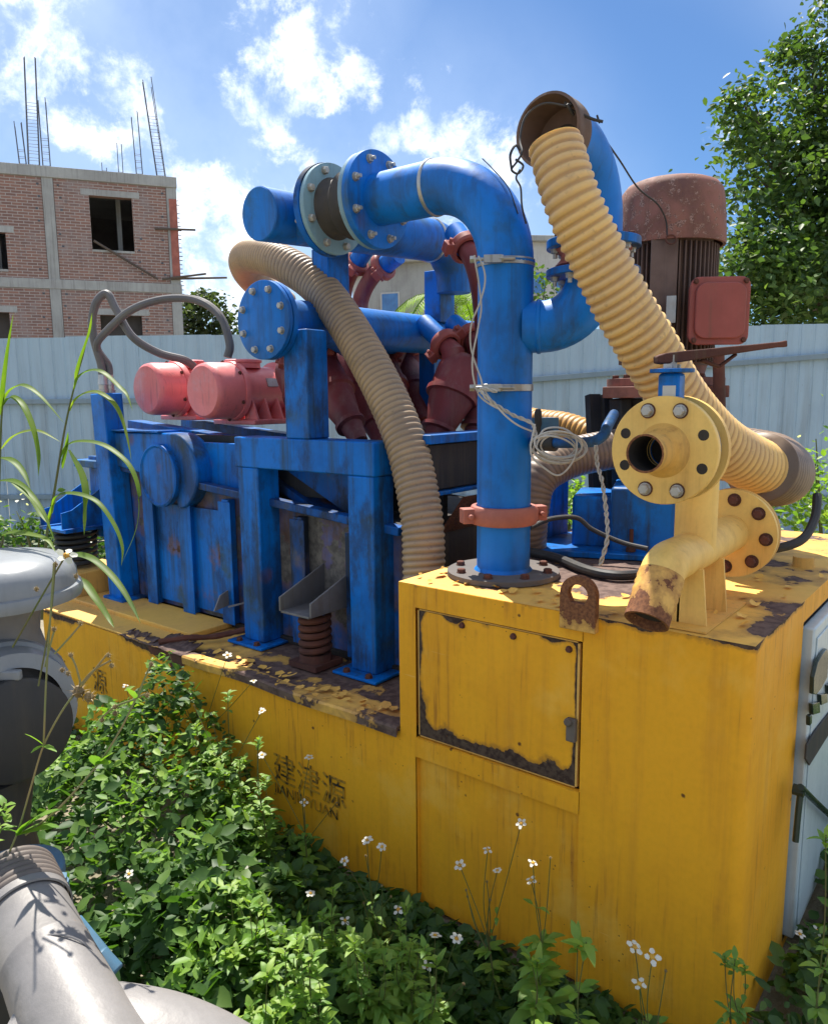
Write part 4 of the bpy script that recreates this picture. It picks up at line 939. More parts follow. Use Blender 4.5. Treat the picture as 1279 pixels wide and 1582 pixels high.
cyclone(D(700, 500, 3.9), D(726, 522, 3.8), D(752, 560, 3.8), D(730, 700, 3.7), .105, [D(719, 382, 3.45), D(728, 396, 3.42), D(738, 425, 3.42), D(745, 470, 3.5), D(750, 545, 3.7)])
cyclone(D(450, 500, 3.7), D(445, 540, 3.9), D(452, 575, 3.95), D(500, 690, 3.75), .09, None)
# big discharge loop: riser, elbow, rubber joint
dp = thing('discharge_pipe', 'thick blue upright pipe that bends over into bolted flanges and a rubber joint', 'pipe', (.284, .89, H1))
PXx, PY, PZ, R_ = .284, .89, 2.445, .0895
b = MB(); b.lathe((PXx, PY, H1+.003), (0, 0, 1), [(0, .19), (.016, .19), (.018, .186)], 48); b.build('base_flange', 'dirty_flange', dp)
for k in range(8):
    a = 2*PI*(k+.3)/8; inst('bolt', BOLTR, dp, (PXx+.155*math.cos(a), PY+.155*math.sin(a), H1+.021), (0, 0, 1))
b = MB(); b.lathe((PXx, PY, H1+.02), (0, 0, 1), [(0, R_+.01), (.012, R_), (.19, R_)], 48, False); b.build('lower_spool', 'blue_pipe_paint', dp)
victaulic('pipe_coupling', dp, (PXx, PY, 1.352), (0, 0, 1), R_, 'pinkish_coupling', lug=(.78, -.62, 0), w_=.062)
b = MB(); b.lathe((PXx, PY, 1.34), (0, 0, 1), [(0, R_), (PZ-.28-1.34, R_)], 48, False); b.build('riser', 'blue_pipe_paint', dp)
for z in (PZ-.281,):
    b = MB(); b.lathe((PXx, PY, z), (0, 0, 1), [(-.004, R_), (0, R_+.004), (.006, R_+.0045), (.011, R_)], 48, False); b.build('weld_bead', 'blue_pipe_paint', dp)
b = MB(); b.tube([V((PXx, PY, PZ-.28))]+arc((PXx, PY+.28, PZ-.28), (0, -1, 0), (0, 0, 1), .28, 18)+[V((PXx, PY+.281, PZ))], R_, 48, False); b.build('elbow', 'blue_pipe_paint', dp, ang=60)
b = MB(); b.lathe((PXx, PY+.28, PZ), (0, 1, 0), [(-.004, R_), (0, R_+.004), (.006, R_+.0045), (.011, R_)], 48, False); b.build('weld_bead', 'zinc_clamp', dp)
b = MB(); b.lathe((PXx, PY+.285, PZ), (0, 1, 0), [(0, R_), (.245, R_)], 48, False); b.build('spool', 'blue_pipe_paint', dp)
fy = PY+.53; FR = .168
b = MB(); b.ring((PXx, fy, PZ), (0, 1, 0), FR, R_-.01, .028, 56); f1 = b.build('flange', 'blue_pipe_paint', dp, bevel=.002)
bolts(f1, (PXx, fy, PZ), (0, -1, 0), .138, 8, BOLTN, off=.5)
b = MB(); b.ring((PXx, fy+.0295, PZ), (0, 1, 0), FR-.002, R_-.01, .02, 56); f2 = b.build('backing_flange', 'pale_flange_paint', dp, bevel=.002)
bolts(f2, (PXx, fy+.05, PZ), (0, 1, 0), .138, 8, BOLT, off=.5)
b = MB(); L0 = fy+.05; b.lathe((PXx, L0, PZ), (0, 1, 0), [(0, .112), (.02, .105), (.05, .098), (.07, .108), (.085, .122), (.10, .108), (.12, .098), (.15, .105), (.17, .112)], 48, False); b.build('rubber_joint', 'bellows_rubber', dp, ang=80)
b = MB(); b.ring((PXx, L0+.17, PZ), (0, 1, 0), FR-.004, R_+.005, .02, 56); f3 = b.build('backing_flange', 'pale_flange_paint', dp, bevel=.002)
bolts(f3, (PXx, L0+.17, PZ), (0, -1, 0), .138, 8, BOLT, off=.5)
b = MB(); b.ring((PXx, L0+.192, PZ), (0, 1, 0), FR, R_-.01, .028, 56); f4 = b.build('flange', 'worn_shaded_blue_paint', dp, bevel=.002)
bolts(f4, (PXx, L0+.22, PZ), (0, 1, 0), .138, 8, BOLTN, off=.5)
b = MB(); b.cyl((PXx, L0+.21, PZ), (PXx, UY, UZ), R_, n=40, cap=False); b.build('spool', 'blue_pipe_paint', dp)
# cable clamps on the riser
for z, a_ in ((2.165, .6), (1.772, .5)):
    b = MB(); b.lathe((PXx, PY, z-.011), (0, 0, 1), [(0, R_+.001), (0, R_+.004), (.022, R_+.004), (.022, R_+.001)], 40, False)
    d_ = (CAM-V((PXx, PY, z))); d_.z = 0; d_.normalize(); q = V((-d_.y, d_.x, 0)); c = V((PXx, PY, z))+d_*(R_+.014)-q*.04
    b.box(c, (.055, .022, .024), R=Matrix((q, d_, V((0, 0, 1)))).transposed()); b.cyl(c-q*.07, c+q*.07, .006, n=8); b.cyl(c+q*.02-V((0, 0, .0)), c+q*.034, .013, n=6); b.cyl(c-q*.07, c-q*.055, .012, n=6)
    b.build('hose_clamp', 'zinc_clamp', dp, bevel=.001)
# side branch rising to the mouth elbow
BX, BY = .405, .645
bd = V((BX-PXx, BY-PY, 0)).normalized()
br_c = V((PXx, PY, 1.965)); q0 = br_c+bd*.06; rB = .155; cE = V((BX, BY, 1.965+rB))-bd*rB
b = MB(); pts = [q0]+arc(cE, (0, 0, -1), tuple(bd), rB, 14)+[V((BX, BY, 2.125))]
b.tube(pts, .082, 40, False); b.build('branch_elbow', 'blue_pipe_paint', dp, ang=60)
b = MB(); b.lathe(q0+bd*.045, bd, [(-.004, .082), (0, .086), (.008, .086), (.012, .082)], 40, False); b.build('weld_bead', 'blue_pipe_paint', dp)
b = MB(); b.ring((BX, BY, 2.115), (0, 0, 1), .145, .075, .022, 48); f5 = b.build('flange', 'worn_shaded_blue_paint', dp, bevel=.002)
bolts(f5, (BX, BY, 2.115), (0, 0, -1), .118, 8, BOLTN)

mo_ = thing('outlet_elbow', 'blue swan neck elbow with open rusty mouth above the yellow hose', 'pipe elbow', (BX, BY, 2.14))
b = MB(); b.lathe((BX, BY, 2.1385), (0, 0, 1), [(0, .10), (.01, .118), (.03, .10), (.045, .10), (.055, .118), (.06, .118)], 40); b.build('rubber_joint', 'pinkish_coupling', mo_)
b = MB(); b.ring((BX, BY, 2.20), (0, 0, 1), .145, .075, .026, 48); f6 = b.build('flange', 'blue_paint', mo_, bevel=.002)
bolts(f6, (BX, BY, 2.226), (0, 0, 1), .118, 8, BOLTR); bolts(f6, (BX, BY, 2.20), (0, 0, -1), .118, 8, BOLTN)
re = .20; zt = 2.475
b = MB(); b.tube([V((BX, BY, 2.21)), V((BX, BY, zt-re))]+arc((BX-re, BY, zt-re), (1, 0, 0), (0, 0, 1), re, 14)+[V((BX-re-.03, BY, zt))], .0875, 40, False); b.build('elbow', 'blue_pipe_paint', mo_, ang=60)
b = MB(); xm = BX-re-.03; b.lathe((xm, BY, zt), (-1, 0, 0), [(0, .0875), (.0, .098), (.02, .100), (.03, .096), (.05, .100), (.075, .100), (.078, .092), (.02, .086), (-.03, .084), (-.032, 0)], 44, False); b.build('mouth_collar', 'rusty_fins', mo_)
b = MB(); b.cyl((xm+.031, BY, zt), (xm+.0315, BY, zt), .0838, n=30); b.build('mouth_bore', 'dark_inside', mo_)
MOUTH = V((xm-.078, BY, zt))
# ================================================================== HOSES
def hose_thing(label, pts, R, m, **k):
    base = pts[0]; o, P = corrugated('ribbed_hose', pts, R, m, base=tuple(base), **k); tag(o, label, 'hose'); return P
YP = [D(857, 222, 2.04), D(877, 292, 2.03), D(904, 358, 2.05), D(956, 462, 2.10), D(1002, 540, 2.15), D(1052, 622, 2.23), D(1112, 686, 2.35), D(1172, 722, 2.50), D(1200, 732, 2.66), D(1206, 730, 2.8)]
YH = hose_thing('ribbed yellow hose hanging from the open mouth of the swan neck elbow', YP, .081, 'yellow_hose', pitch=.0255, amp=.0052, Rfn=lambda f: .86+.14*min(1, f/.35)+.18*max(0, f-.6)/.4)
RP = [D(1175, 722, 2.49), D(1196, 731, 2.62), D(1203, 728, 2.78), D(1185, 712, 3.0), D(1120, 700, 3.15), D(1060, 695, 3.2)]
hose_thing('dirty brown smooth sleeve where the yellow hose turns back behind the flanges', RP, .113, 'brown_hose', pitch=.026, amp=.0022)
TP = [D(440, 470, 4.6), D(392, 432, 4.35), D(378, 405, 4.0), D(395, 396, 3.75), D(440, 408, 3.5), D(500, 452, 3.35), D(565, 550, 3.15), D(622, 670, 3.0), D(650, 790, 2.92), D(655, 880, 2.9), D(656, 960, 2.9)]
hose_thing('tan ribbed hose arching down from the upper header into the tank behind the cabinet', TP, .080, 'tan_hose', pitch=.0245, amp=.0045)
BP = [D(1190, 740, 3.05), D(1100, 700, 3.15), D(1000, 690, 3.1), D(930, 697, 3.05), D(870, 712, 3.0), D(828, 742, 2.95), D(815, 800, 2.95), D(812, 850, 3.0)]
hose_thing('dark brown hose crossing low behind the tall blue pipe', BP, .078, 'brown_hose', pitch=.02, amp=.0015)
OP = [D(560, 500, 5.3), D(610, 565, 5.0), D(660, 600, 4.8), D(740, 632, 4.5), D(820, 652, 4.2), D(880, 662, 4.0), D(935, 690, 3.85), D(960, 740, 3.8)]
hose_thing('sunlit orange ribbed hose glimpsed behind the maroon cyclones', OP, .075, 'orange_hose', pitch=.03, amp=.005)

# ================================================================== PUMP + MOTOR
MX, MY = 1.27, .83
dmm = D(1030, 500, 3.18); MX, MY = dmm.x, dmm.y
pm = thing('vertical_motor_pump', 'rusty vertical electric motor on a black cast stand behind the yellow hose', 'motor', (MX, MY, H1))
b = MB(); b.lathe((MX, MY, 2.335), (0, 0, 1), [(0, .200), (.0, .212), (.012, .214), (.10, .209), (.17, .203), (.212, .195), (.236, .176), (.247, .150), (.252, .10), (.254, 0)], 56, False, at=[.2]*10); b.build('fan_cowl', 'rusty_motor', pm, ang=50)
b = MB(); b.cyl((MX, MY, 1.86), (MX, MY, 2.36), .165, n=40); body = b.build('motor_body', 'rusty_fins', pm)
fin = MB(); fin.box((0, 0, 0), (.026, .005, .46)); fme = fin.mesh('fin', 'rusty_fins')
for k in range(56):
    a = 2*PI*k/56; o = inst('fin', fme, body, (MX+.176*math.cos(a), MY+.176*math.sin(a), 2.10)); o.rotation_euler.z = a
dc = (CAM-V((MX, MY, 2))); dc.z = 0; dc.normalize(); rr_ = V((-dc.y, dc.x, 0)) if V((-dc.y, dc.x, 0)).dot(rt) > 0 else V((dc.y, -dc.x, 0))
def rotz(a, b_): return Matrix((a, b_, V((0, 0, 1)))).transposed()
b = MB(); b.box(V((MX, MY, 2.19))+dc*.186-rr_*.02, (.10, .03, .30), R=rotz(rr_, dc)); b.build('rating_plate_pad', 'rusty_fins', pm, bevel=.003)
b = MB(); b.box(D(1036, 478, 2.94), (.035, .012, .10), R=rotz(rr_, dc)); b.build('rating_plate', 'zinc_clamp', pm)
# junction box at right
jd = (dc*.55+rr_*.85).normalized(); jx = V((-jd.y, jd.x, 0)); jc = V((MX, MY, 2.06))+jd*.21
e = MB(); e.box(V((MX, MY, 2.06))+jd*.17, (.13, .10, .16), R=rotz(jx, jd)); e.build('cable_neck', 'rusty_motor', pm)
P = D(1105, 482, 2.93); jd2 = (dc*.93+rr_*.25).normalized(); jx = V((-jd2.y, jd2.x, 0))
b = MB(); b.box(P, (.205, .075, .235), R=rotz(jx, jd2)); jb = b.build('junction_box', 'red_casting', pm, bevel=.03)
def rrect(w_, h_, r, n=6):
    return [(sx*(w_/2-r)+r*math.cos(a), sz*(h_/2-r)+r*math.sin(a)) for (sx, sz, a0_) in ((1, 1, 0), (-1, 1, PI/2), (-1, -1, PI), (1, -1, 1.5*PI)) for a in [a0_+k*PI/2/n for k in range(n+1)]]
b = MB(); b.prism(rrect(.222, .25, .035), P+jd2*.034, jx, (0, 0, 1), .010*(1 if jx.cross(V((0, 0, 1))).dot(jd2) > 0 else -1)); b.prism(rrect(.185, .205, .04), P+jd2*.044, jx, (0, 0, 1), .014*(1 if jx.cross(V((0, 0, 1))).dot(jd2) > 0 else -1)); b.build('box_lid', 'red_casting', jb, bevel=.004)
for sx, sz in ((1, 1), (-1, 1), (1, -1), (-1, -1)): inst('bolt', BOLTS, jb, P+jd2*.047+jx*sx*.092+V((0, 0, sz*.108)), jd2)
# motor flange, stand
b = MB(); b.lathe((MX, MY, 1.78), (0, 0, 1), [(0, .235), (.03, .235), (.035, .16), (.05, .155), (.10, .168)], 40); b.build('motor_flange', 'rusty_motor', pm)
for k in range(8):
    a = 2*PI*(k+.4)/8; inst('bolt', BOLTR, pm, (MX+.2*math.cos(a), MY+.2*math.sin(a), 1.812), (0, 0, 1))
b = MB(); b.box((MX, MY, 1.755), (.47, .47, .045), R=rotz(rr_, dc)); b.build('stand_top_plate', 'rusty_motor', pm, bevel=.004)
st = MB()
for sx, sy in ((1, 1), (-1, 1), (1, -1), (-1, -1)):
    a = V((MX, MY, 1.73))+rr_*sx*.17+dc*sy*.15; c = V((MX, MY, 1.36))+rr_*sx*.15+dc*sy*.13; st.bar(a, c, .07, .06)
st.lathe((MX, MY, 1.62), (0, 0, 1), [(0, .12), (.08, .19), (.11, .20)], 28); st.lathe((MX, MY, 1.30), (0, 0, 1), [(0, .13), (.05, .15), (.30, .13), (.33, .10)], 28); st.build('cast_stand', 'black_steel', pm, bevel=.006)
b = MB(); b.lathe((MX, MY, 1.148), (0, 0, 1), [(0, .22), (.02, .22), (.022, .15), (.20, .15), (.21, .20), (.25, .20)], 32); b.build('lower_flange', 'black_steel', pm)
b = MB(); c = D(940, 800, 3.1); b.box((c.x, c.y, 1.26), (.26, .3, .20), R=rotz(rr_, dc)); c = D(1000, 780, 3.0); b.box((c.x, c.y, 1.28), (.26, .34, .25), R=rotz(rr_, dc)); b.build('pump_casing', 'blue_paint', pm, bevel=.012)
c = D(940, 838, 3.0); b = MB(); b.box((c.x+.06, c.y-.03, H1+.014), (.62, .42, .022), R=rotz(rr_, dc)); b.build('base_plate', 'blue_paint', pm, bevel=.003)
b = MB(); c = D(975, 822, 2.86); b.cyl((c.x, c.y, H1+.025), (c.x, c.y, H1+.11), .008, n=8); b.cyl((c.x, c.y, H1+.026), (c.x, c.y, H1+.042), .018, n=6); b.build('stud', 'rust', pm)
b = MB(); p0 = D(1108, 560, 2.9); p1 = D(1112, 660, 2.9); b.cyl(p0+V((0, 0, .05)), p1, .022, n=12); b.build('support_rod', 'rust', pm)
# second, smaller dark stand at left of the pump
b = MB(); 
for px_, w_ in ((915, .05), (935, .04)):
    a = D(px_, 610, 3.35); c = D(px_+8, 800, 3.35); b.bar(a, c, w_, .05)
b.build('stand_leg', 'black_steel', pm)
# blue discharge block low behind riser
c = D(838, 770, 3.2); b = MB(); b.b2((c.x-.03, c.y-.05, H1+.003), (c.x+.13, c.y+.05, 1.46)); tag(b.build('steel_post', 'blue_paint', base=(c.x, c.y, H1)), 'short dark blue steel post standing right behind the tall blue pipe', 'post')

# ================================================================== YELLOW VALVE ASSEMBLY
AY, AZ, LZ = .215, 1.613, 1.325
va = thing('valve_assembly', 'yellow flanged pipe stack with a butterfly valve on the cabinet corner', 'valve', (.2, AY, H1))
dX = -.085; FRv = .131
b = MB(); b.lathe((dX, AY, AZ), (1, 0, 0), [(0, .038), (0, FRv-.002), (.002, FRv), (.018, FRv), (.018, .038)], 56, False)
vf = b.build('flange', 'yellow_valve_paint', va)
b = MB(); b.lathe((dX-.001, AY, AZ), (-1, 0, 0), [(-.001, .066), (.010, .058), (.022, .050), (.03, .0465), (.108, .0460), (.110, .0450), (.110, .0405), (.106, .0400)], 44, False, at=[0, .1, .1, 0, 0, .35, .6, .8]); b.build('spigot', 'rusty_yellow_paint', va)
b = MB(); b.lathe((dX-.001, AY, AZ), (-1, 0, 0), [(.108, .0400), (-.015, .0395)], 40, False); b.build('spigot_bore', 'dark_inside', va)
b = MB(); b.cyl((dX+.022, AY, AZ), (dX+.026, AY, AZ), .0375, n=24); b.build('valve_disc', 'dark_inside', va)
u_, v_, a_ = basis((-1, 0, 0))
for k in range(8):
    th = 2*PI*(k+.5)/8; dy, dz = math.cos(th), math.sin(th); p = V((dX, AY-dy*.103, AZ+dz*.103))
    if abs(dy) < .6: 
        b = MB(); b.lathe(p, (-1, 0, 0), [(0, .0185), (.003, .0185)], 18); b.build('washer', 'rust', vf)
        me = BOLT; inst('bolt', me, vf, p-V((.003, 0, 0)), (-1, 0, 0))
    else:
        b = MB(); b.lathe(p+V((.0005, 0, 0)), (-1, 0, 0), [(0, .0135), (.0012, .0125), (.0012, 0)], 16, False); b.build('bolt_hole', 'dark_inside', vf)
b = MB(); b.lathe((dX+.0185, AY, AZ), (1, 0, 0), [(0, .036), (0, .114), (.058, .114), (.058, .036), (0, .036)], 48, False); b.build('valve_body', 'blue_paint', va)
b = MB(); b.ring((dX+.077, AY, AZ), (1, 0, 0), FRv, .036, .020, 56); b.build('flange', 'yellow_valve_paint', va)
for k in range(8):
    th = 2*PI*(k+.5)/8
    if abs(math.cos(th)) < .6: b = MB(); b.cyl((dX+.01, AY+math.cos(th)*.103, AZ+math.sin(th)*.103), (dX+.1, AY+math.cos(th)*.103, AZ+math.sin(th)*.103), .008, n=8); b.build('bolt', 'bolt_metal', va)
# stem, top plate and lever
sx_ = dX+.041
b = MB(); b.box((sx_, AY, AZ+.145), (.05, .052, .08)); b.build('stem_neck', 'blue_paint', va, bevel=.008)
b = MB(); b.b2((sx_-.026, AY-.020, AZ+.125), (sx_-.0255, AY+.012, AZ+.155)); b.build('rating_label', 'render_white', va)
b = MB(); b.lathe((sx_, AY, AZ+.186), (0, 0, 1), [(0, .052), (.009, .052)], 30); b.build('notch_plate', 'blue_paint', va, bevel=.001)
b = MB(); b.cyl((sx_, AY, AZ+.195), (sx_, AY, AZ+.228), .011, n=10); b.cyl((sx_-.03, AY, AZ+.196), (sx_-.03, AY, AZ+.206), .010, n=6); b.cyl((sx_+.03, AY, AZ+.196), (sx_+.03, AY, AZ+.206), .010, n=6); b.build('stem', 'bolt_metal', va)
h0 = D(1012, 556, 1.88); h1 = D(1213, 531, 1.86); hd_ = (h1-h0).normalized(); hs = hd_.cross(V((0, 0, 1))).normalized(); hu = hs.cross(hd_)
b = MB(); L = (h1-h0).length; prof = [(0, .022, .010), (.06, .030, .016), (.20, .032, .016), (.36, .026, .014), (.55, .030, .012), (.72, .018, .010), (.95, .013, .008), (1, .012, .010)]
vs = []; 
for f, w_, h_ in prof:
    for a, c in ((-1, -1), (1, -1), (1, 1), (-1, 1)): vs.append(h0+hd_*L*f+hs*w_*a+hu*h_*c*.8)
fs = [(3, 2, 1, 0), tuple(4*(len(prof)-1)+i for i in range(4))]
for i in range(len(prof)-1):
    for j in range(4): fs.append((4*i+j, 4*i+(j+1) % 4, 4*i+4+(j+1) % 4, 4*i+4+j))
b.add(vs, fs); b.bar(h0+hd_*L*.35-hu*.014, h0+hd_*L*.48-hu*.035, .02, .008); b.bar(h0+hd_*L*.48-hu*.036, h0+hd_*L*.62-hu*.010, .018, .007)
b.build('lever_handle', 'rust', va, bevel=.003)
# elbow down and vertical pipe
b = MB(); vx = .18; rr2 = .07
b.tube([V((dX+.097, AY, AZ)), V((vx-rr2, AY, AZ))]+arc((vx-rr2, AY, AZ-rr2), (0, 0, 1), (1, 0, 0), rr2, 10)+[V((vx, AY, LZ))], .055, 36, False); b.build('vertical_pipe', 'yellow_valve_paint', va, ang=60)
# lower run: flange at the back, tee, elbow to the rusty spout
b = MB(); b.ring((.52, AY, LZ), (1, 0, 0), .135, .05, .02, 56); f7 = b.build('flange', 'rusty_yellow_paint', va)
b = MB(); b.ring((.498, AY, LZ), (1, 0, 0), .135, .05, .018, 56); f8 = b.build('flange', 'yellow_valve_paint', va)
for k in range(8):
    th = 2*PI*(k+.1)/8; p = V((.498, AY+math.cos(th)*.104, LZ+math.sin(th)*.104)); b = MB(); b.lathe(p, (-1, 0, 0), [(0, .020), (.003, .020)], 16); b.build('washer', 'rust', f8); inst('bolt', BOLTR, f8, p-V((.003, 0, 0)), (-1, 0, 0))
b = MB(); b.tube([V((.50, AY, LZ)), V((.3, AY, LZ)), V((.05, AY, LZ)), V((-.0, AY, LZ))]+arc((-.0, AY, LZ-.085), (0, 0, 1), (-1, 0, 0), .085, 10, 0, PI*.27), .055, 36, False); b.build('lower_pipe', 'yellow_valve_paint', va, ang=60)
q = arc((-.0, AY, LZ-.085), (0, 0, 1), (-1, 0, 0), .085, 10, 0, PI*.27); sp0 = q[-1]; sdv = (q[-1]-q[-2]).normalized()
sdv = (sdv+V((.0, .02, -.12))).normalized()
b = MB(); pr = [(-.004, .0565), (0, .056), (.01, .0575), (.02, .055), (.03, .0575), (.04, .0545), (.05, .057), (.062, .0545), (.074, .056), (.086, .054), (.125, .0545), (.125, .047), (.0, .046), (-.05, .0)]
b.lathe(sp0, sdv, pr, 40, False, at=[.28]*10+[.6]*4); b.build('spout', 'rusty_yellow_paint', va, ang=60)
b = MB(); b.cyl(sp0+sdv*.10, sp0+sdv*.101, .048, n=30); b.build('spout_bore', 'dark_inside', va)
for x_, dd in ((.07, -.0), (.24, 0)):
    b = MB(); b.prism([(-.075, 0), (.075, 0), (.06, LZ-H1-.03), (-.06, LZ-H1-.03)], (x_, AY, H1+.003), (0, 1, 0), (0, 0, 1), .008); b.b2((x_, AY-.003, H1+.004), (x_+.1, AY+.003, LZ-.045)); b.build('support_bracket', 'yellow_valve_paint', va)
b = MB(); b.b2((.02, AY-.09, H1+.002), (.38, AY+.09, H1+.007)); b.build('bracket_foot', 'yellow_top_paint', va)

# ================================================================== SMALL PIPE, CABLES, WIRES
sv = thing('sampling_valve', 'small blue bent drain pipe with a black lever beside the tall blue pipe', 'valve', tuple(D(840, 690, 2.45)))
b = MB(); b.tube(cr([D(815, 683, 2.55), D(850, 684, 2.45), D(885, 684, 2.4), D(915, 682, 2.4), D(932, 672, 2.4), D(938, 658, 2.42), D(948, 640, 2.6)], 6), .017, 14); b.build('bent_pipe', 'blue_paint', sv)
b = MB(); b.cyl(D(826, 683, 2.49), D(858, 684, 2.44), .028, n=14); b.cyl(D(846, 683, 2.45), D(846, 664, 2.45), .02, n=12); b.build('ball_valve_body', 'black_steel', sv, bevel=.002)
b = MB(); b.tube(cr([D(832, 672, 2.44), D(831, 650, 2.43), D(831, 632, 2.42)], 4), [.008]*3+[.012]*5+[.008], 8); b.build('lever', 'black_steel', sv)
b = MB(); b.box(D(842, 655, 2.47), (.07, .05, .04), rz=-.6); b.build('terminal_block', 'pale_blue_enamel', sv)
def cable(label, pts, r, m, cat='cable', n=10, name='cable'):
    P = cr(pts, 10); b = MB(); b.tube(P, r, n); return tag(b.build(name, m, base=tuple(P[0])), label, cat)
RW = lambda x, y, off=.0: U(x, y, 'Z', 1.5)
def rp(x, y, d=2.42): return D(x, y, d)
wp = [(736, 395), (744, 430), (742, 470), (733, 505), (730, 545), (737, 585), (748, 612), (790, 645), (824, 662)]
def twisted(pts, dep, r, label, sep=.006, tw=.05):
    C_ = resample(cr([D(x, y, dd) for (x, y), dd in zip(pts, dep)], 20), .006); t_ = thing('twisted_wire', label, 'wire', tuple(C_[0]))
    for s_ in (0, PI):
        b = MB(); P = []
        for i, p in enumerate(C_):
            T_ = (C_[min(i+1, len(C_)-1)]-C_[max(i-1, 0)]).normalized(); u, v, _ = basis(T_); a = s_+i*.006/tw*2*PI; P.append(p+(u*math.cos(a)+v*math.sin(a))*sep)
        b.tube(P, r, 6); b.build('strand', 'cable_white', t_)
twisted(wp, [2.36, 2.36, 2.36, 2.37, 2.38, 2.38, 2.38, 2.36, 2.36], .0028, 'twisted white wires clamped down the left side of the tall blue pipe', .011, .34)
twisted([(768, 605), (742, 600), (756, 618), (790, 640), (822, 655), (828, 680)], [2.36]*6, .0032, 'twisted pair of white wires running from the lower clamp to the coil', .0035, .05)
twisted([(920, 688), (922, 715), (930, 745), (936, 790), (938, 830), (930, 862), (926, 874)], [2.34, 2.34, 2.3, 2.28, 2.25, 2.25, 2.26], .0034, 'twisted pair of white wires hanging down to the cabinet top', .0038, .055)
cc = D(856, 690, 2.33); b = MB()
for k in range(7):
    r_ = .060+.008*random.uniform(-1, 1.3); P = []; tx, tz = random.uniform(-.01, .02), random.uniform(-.012, .004); ph = random.random()
    for i in range(41):
        a = 2*PI*i/40; p = cc+rt*(r_*1.12*math.cos(a)+tx)+V((0, 0, 1))*(r_*.62*math.sin(a)+tz-.012*math.cos(a)*ph)-fw*(.006*k+.008*math.sin(2*a+k)); P.append(p)
    b.tube(P, .0028, 5, False)
P = [D(x, y, 2.30) for x, y in ((826, 655), (820, 700), (842, 724), (864, 734), (885, 712), (890, 680), (870, 662), (840, 664), (828, 690))]; b.tube(cr(P, 8), .003, 5)
tag(b.build('wire_coil', 'cable_white', base=tuple(cc)), 'loose coil of white wire hung on the small blue drain pipe', 'wire coil')
zt_ = H1+.02
cable('black rubber cable looping over the cabinet top at the foot of the blue pipe', [U(x, y, 'Z', zt_) for x, y in ((818, 852), (860, 862), (905, 880), (950, 889), (1000, 886), (1030, 880))], .0165, 'black_rubber')
cable('thin black cable curling under the wire coil behind the blue pipe', [D(820, 815, 2.75), D(850, 802, 2.8), D(890, 800, 2.82), D(915, 818, 2.8), D(960, 838, 2.75), D(1000, 848, 2.7)], .009, 'black_rubber')
cable('blue grey cable looping at the right end of the cabinet top', [D(1262, 765, 2.5), D(1258, 800, 2.45), D(1240, 832, 2.4), D(1205, 846, 2.4), D(1160, 850, 2.45), D(1120, 842, 2.5)], .014, 'black_rubber')
cable('grey flexible conduit looping high from the blue post to the left pink motor', [V((.345, 3.455, 1.86)), V((.345, 3.46, 1.93)), D(146, 525, 4.1), D(143, 495, 4.08), D(150, 466, 4.05), D(166, 454, 4.05), D(180, 478, 4.05), D(205, 520, 4.05), D(245, 545, 4.1), D(285, 556, 4.15), D(300, 566, 4.2)], .021, 'grey_conduit', name='conduit')
cable('grey flexible conduit arching over to the right pink motor', [V((.385, 3.455, 1.86)), V((.385, 3.46, 1.93)), D(150, 535, 4.1), D(167, 510, 4.05), D(205, 478, 3.95), D(255, 462, 3.9), D(305, 464, 3.8), D(340, 488, 3.75), D(355, 530, 3.72), D(352, 552, 3.72)], .020, 'grey_conduit', name='conduit')
# cable post at the far left of the screen
po = thing('cable_post', 'blue square steel post with cable glands at the far left of the screen', 'post', (.37, 3.40, H2))
b = MB(); b.bar((.36, 3.40, H2+.016), (.36, 3.455, 1.775), .13, .115, up=(1, 0, 0)); b.build('post', 'blue_paint', po, bevel=.006)
b = MB(); b.b2((.27, 3.28, H2+.031), (.47, 3.47, H2+.043)); b.build('foot_plate', 'blue_paint', po)
for x in (.345, .385): b = MB(); b.lathe((x, 3.455, 1.776), (0, 0, 1), [(0, .028), (.02, .028), (.022, .022), (.045, .022), (.047, .027), (.07, .024), (.1, .021)], 16); b.build('cable_gland', 'zinc_clamp', po)
# tie wires round the mouth
cable('black binding wire knotted on the mouth of the swan neck elbow', [D(872, 158, 2.1), D(882, 170, 2.1), D(895, 175, 2.1), D(915, 184, 2.1), D(931, 188, 2.1)], .0042, 'black_rubber', 'wire', 6, 'binding_wire')
w2 = MB(); w2.tube(cr([D(884, 152, 2.11), D(880, 168, 2.09), D(886, 178, 2.1), D(876, 162, 2.08), D(890, 164, 2.1)], 6), .0035, 5); w2.tube(cr([D(922, 178, 2.1), D(926, 190, 2.1)], 3), .003, 5)
w2.tube(cr([D(880, 165, 2.09), D(840, 160, 2.06), D(812, 180, 2.05), D(803, 215, 2.03), D(806, 235, 2.0), D(798, 250, 2.0), D(790, 262, 2.0), D(800, 268, 2.0), D(808, 256, 2.0), D(796, 246, 2.0)], 8), .0030, 6)
w2.tube(cr([D(803, 262, 2.0), D(797, 275, 2.0), D(804, 290, 2.0), D(806, 318, 2.02), D(812, 345, 2.1)], 6), .0026, 5); w2.tube(cr([D(790, 262, 2.0), D(788, 240, 2.0), D(796, 225, 2.0), D(803, 232, 2.0)], 6), .0035, 5)
tag(w2.build('binding_wire', 'black_rubber', base=tuple(D(800, 262, 2.0))), 'loops of black wire lashed round the left lip of the swan neck mouth', 'wire')
cable('long black wire drooping from the swan neck down the rusty motor', [D(905, 192, 2.3), D(925, 205, 2.35), D(955, 245, 2.5), D(985, 290, 2.7), D(1015, 315, 2.85), D(1028, 340, 2.92), D(1030, 365, 2.94)], .0032, 'black_rubber', 'wire', 6, 'wire')
